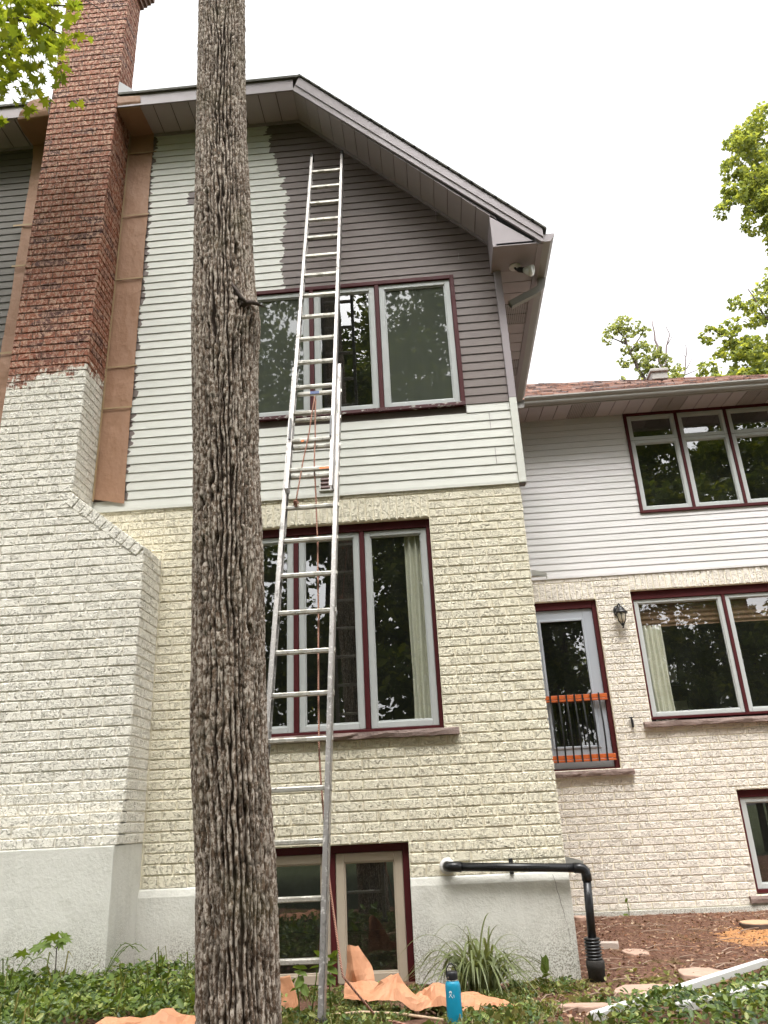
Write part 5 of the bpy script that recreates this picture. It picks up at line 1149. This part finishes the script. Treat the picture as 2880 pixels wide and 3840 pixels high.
weed('broadleaf_weed', (wx0, wy0, wz0), 'leafy weed growing between the trunk and the ladder', [([(wx0, wy0, wz0), (wx0-.02, wy0, .25), (wx0+.01, wy0, .36)], [((wx0+.0, wy0, .36), (.5, -.5, .5), 1), ((wx0, wy0, .33), (-.8, -.3, .2), 1.1), ((wx0, wy0, .30), (.9, -.3, -.2), 1.1), ((wx0, wy0-.02, .26), (-.3, -.9, -.5), 1.2), ((wx0-.02, wy0, .22), (-1, 0, -.2), 1), ((wx0+.03, wy0-.03, .22), (.5, -.8, -.6), 1.2)]),
     ([(wx0+.06, wy0, wz0), (wx0+.1, wy0, .28), (wx0+.11, wy0, .40)], [((wx0+.11, wy0, .40), (-.3, -.4, .4), .9), ((wx0+.11, wy0, .38), (.7, -.4, .1), .9), ((wx0+.1, wy0, .33), (-.8, -.3, 0), 1)])], .085, VINE)
wx1, wy1 = -1.64, -1.35; wz1 = gz(wx1, wy1)
weed('broadleaf_weed', (wx1, wy1, wz1), 'leafy weed just right of the ladder rail', [([(wx1, wy1, wz1), (wx1-.01, wy1, .3), (wx1+.02, wy1, .40)], [((wx1+.01, wy1, .39), (-.4, -.4, .3), 1.1), ((wx1+.02, wy1, .40), (.5, -.3, .7), 1), ((wx1, wy1, .36), (-.9, -.2, -.1), 1), ((wx1, wy1, .33), (.9, -.3, -.4), 1.2), ((wx1, wy1, .28), (.6, -.6, -.5), 1.1), ((wx1, wy1, .27), (-.6, -.6, -.3), 1)])], .085, VINE)
weed('upright_weed', (-.26, -.2, gz(-.26, -.2)), 'small upright weed right of the grass clump', [([(-.26, -.2, 0), (-.262, -.2, .12), (-.26, -.2, .17)], [((-.262, -.2, .12), (-.15, -.1, 1), 1.5), ((-.258, -.2, .12), (.12, -.1, 1), 1.45), ((-.26, -.2, .06), (.7, -.4, .4), .9)])], .10, VINE, 'leaf_vine')
weed('upright_weed', (-3.03, -.3, gz(-3.03, -.3)), 'upright green shoot against the foundation left of the trunk', [([(-3.03, -.3, .1), (-3.03, -.3, .24), (-3.028, -.3, .30)], [((-3.035, -.3, .24), (-.1, 0, 1), 1.2), ((-3.02, -.3, .24), (.12, 0, 1), 1.2), ((-3.03, -.3, .22), (.9, -.3, .3), 1)])], .10, VINE)
weed('upright_weed', (1.08, 3.3, .02), 'thin dry weed against the wing foundation', [([(1.08, 3.3, 0), (1.08, 3.3, .14), (1.05, 3.3, .26)], [((1.08, 3.3, .1), (-.5, -.3, .6), .7), ((1.07, 3.3, .18), (.3, -.3, .8), .7), ((1.05, 3.3, .03), (-.9, -.4, .2), 1)])], .09, VINE)
def fern(x, y, a_, L_, label):
    z = gz(x, y); F = thing('fern', (x, y, z), label, 'plant', 'ferns in the bed')
    for s_ in range(3):
        t = a_+(s_-1)*.7; path = [(x+math.cos(t)*L_*u, y+math.sin(t)*L_*u*.5, z+.10+.20*math.sin(u*2.2)) for u in np.linspace(0, 1, 8)]
        mb = MB(); mb.tube(path, .0025, 4); 
        for i in range(1, 8):
            for sd_ in (-1, 1):
                q = Vector(path[i]); l_ = .06*(1-i/9); d_ = Vector((-math.sin(t)*sd_, math.cos(t)*sd_, .1))+Vector((math.cos(t), math.sin(t), 0))*.4
                e_ = q+d_*l_; w_ = Vector((math.cos(t), math.sin(t), 0))*.012; mb.add([q-w_, e_, q+w_], [(0, 1, 2)])
        mb.build('frond', 'leaf_fresh', F)
fern(-3.20, -.95, .3, .28, 'fern arching over the bed at the chimney corner'); fern(-3.95, -1.2, 2.4, .25, 'fern in the bed left of the maple seedling'); fern(-2.55, -1.45, .9, .26, 'fern tuft beside the trunk above the pale paper'); fern(-3.5, -1.6, 1.2, .25, 'low fern in the middle of the vinca bed')
# ground cover
def scatter(n_, fx, hfun, clump=0):
    out = []
    while len(out) < n_:
        p_ = fx()
        if p_ is None: continue
        x, y = p_; out.append((x, y, gz(x, y)+hfun(x, y)))
    return np.array(out)
def bed_left():
    x, y = rng.uniform(-5.6, -2.0), rng.uniform(-2.7, -.33)
    if y > -.62 and x < -3.3: return None
    if math.hypot(x+1.78, y+3.0) < .22: return None
    if x > -2.2 and rng.random() < .5: return None
    if -2.85 < x < -2.0 and y < -1.93: return None
    return x, y
hb = lambda x, y: max(.01, rng.random()**.7*(.10+.07*(noise.noise((x*3, y*3, 4))+.4)))
c_ = scatter(19000, bed_left, hb); gcv = leaf_cloud('ground_cover', c_, nr.uniform(.025, .05, len(c_)), *VINE, 'leaf_vine', None, upb=.6, kind='stuff'); tag(gcv, 'dark glossy vinca leaves covering the bed left of the trunk', 'ground cover', kind='stuff')
c_ = scatter(1500, bed_left, lambda x, y: hb(x, y)+.02); o = leaf_cloud('bed_weeds', c_, nr.uniform(.035, .075, len(c_)), *VINE, 'leaf_fresh', None, upb=.3, kind='stuff'); tag(o, 'lighter weed leaves mixed into the left bed', 'weeds', kind='stuff')
bg_ = MB()
for k in range(420):
    p_ = bed_left()
    if p_ is None: continue
    x, y = p_
    if noise.noise((x*1.7, y*1.7, 31)) < -.05: continue
    z = gz(x, y); a_ = rng.uniform(0, 6.28); l_ = rng.uniform(.06, .2); h_ = rng.uniform(.12, .26); w_ = rng.uniform(.002, .005); tx_, ty_ = x+math.cos(a_)*l_, y+math.sin(a_)*l_*.6
    mx_, my_ = (x*.6+tx_*.4), (y*.6+ty_*.4)
    bg_.add([(x-w_, y, z), (x+w_, y, z), (mx_+w_, my_, z+h_), (tx_, ty_, z+h_*.8), (mx_-w_, my_, z+h_)], [(0, 1, 2, 4), (4, 2, 3)])
o = bg_.build('bed_grass', 'turf'); tag(o, 'long grass blades among the leaves of the left bed', 'grass', kind='stuff')
def bed_right():
    x, y = rng.uniform(-.2, 3.0), rng.uniform(-2.7, .3)
    lim_ = -2.02+(x+.1)*1.32
    if y > lim_-.06+.12*noise.noise((x*4, y*4, 2)) or y > .35: return None
    return x, y
hb2 = lambda x, y: max(.01, rng.random()**.7*(.09+.05*(noise.noise((x*3, y*3, 4))+.4)))
c_ = scatter(12000, bed_right, hb2); gcr = leaf_cloud('ground_cover', c_, nr.uniform(.025, .048, len(c_)), *VINE, 'leaf_vine', None, upb=.7, kind='stuff'); tag(gcr, 'glossy vinca leaves round the white downspouts', 'ground cover', kind='stuff')
def mid():
    x, y = rng.uniform(-2.2, .15), rng.uniform(-2.6, -.1)
    if noise.noise((x*2.2, y*2.2, 9)) < -.18+(.25 if x > -.4 else 0): return None
    return x, y
c_ = scatter(4200, mid, lambda x, y: rng.random()*.05); o = leaf_cloud('ground_cover', c_, nr.uniform(.02, .042, len(c_)), *VINE, 'leaf_vine', None, upb=.7, kind='stuff'); tag(o, 'scattered small vinca leaves between ladder and bottle', 'ground cover', kind='stuff')
tf = MB()
for k in range(6500):
    p_ = mid()
    if p_ is None: continue
    x, y = p_; z = gz(x, y); a_ = rng.uniform(0, 6.28); l_ = rng.uniform(.03, .09); h_ = rng.uniform(.01, .06); w_ = .0018
    tx_, ty_ = x+math.cos(a_)*l_, y+math.sin(a_)*l_
    tf.add([(x-w_, y, z), (x+w_, y, z), ((x+tx_)/2+w_, (y+ty_)/2, z+h_), (tx_, ty_, z+h_*.7), ((x+tx_)/2-w_, (y+ty_)/2, z+h_)], [(0, 1, 2, 3, 4)])
o = tf.build('turf', 'turf'); o['kind'] = 'stuff'; tag(o, 'thin yellowish grass around the ladder and the paper', 'grass', kind='stuff')
# litter on the soil
def soil():
    x, y = rng.uniform(-.4, 4.5), rng.uniform(-2.2, 3.3)
    if y < 0 and x < .15 and y > -.1: return None
    return x, y
c_ = scatter(12000, soil, lambda x, y: .004+.012*rng.random()); o = leaf_cloud('leaf_litter', c_, nr.uniform(.008, .042, len(c_)), *QUAD, 'litter', None, flat=.6, kind='stuff'); tag(o, 'brown wood chips and dead leaves on the soil', 'leaf litter', kind='stuff')
def edge_():
    x, y = rng.uniform(-.5, .8), rng.gauss(-.55, .45)
    if y > .5: return None
    return x, y
c_ = scatter(700, edge_, lambda x, y: .006+.02*rng.random()); o = leaf_cloud('leaf_litter', c_, nr.uniform(.02, .06, len(c_)), *VINE, 'litter_green', None, flat=.45, kind='stuff'); tag(o, 'pale green fallen leaves round the pipe foot', 'leaf litter', kind='stuff')
def sawd():
    a_ = rng.uniform(0, 6.28); r_ = abs(rng.gauss(0, .55)); return 2.2+r_*math.cos(a_), 1.45+r_*math.sin(a_)
c_ = scatter(3500, sawd, lambda x, y: .003+.006*rng.random()); o = leaf_cloud('sawdust', c_, nr.uniform(.006, .016, len(c_)), *QUAD, 'chip', None, flat=.6, kind='stuff'); tag(o, 'fresh orange sawdust around the stump', 'sawdust', kind='stuff')
tw_ = MB()
for k in range(260):
    p_ = soil() or (1.0, 1.0); x, y = p_; a_ = rng.gauss(.15, .6); l_ = rng.uniform(.05, .28); z = gz(x, y)+.012
    tw_.tube([(x, y, z), (x+math.cos(a_)*l_*.5, y+math.sin(a_)*l_*.5+rng.uniform(-.02, .02), z+.012), (x+math.cos(a_)*l_, y+math.sin(a_)*l_, z)], [rng.uniform(.003, .007), .004, .0015], 5)
o = tw_.build('fallen_twigs', 'twig'); o['kind'] = 'stuff'; tag(o, 'thin dry twigs scattered over the soil', 'twigs', kind='stuff')
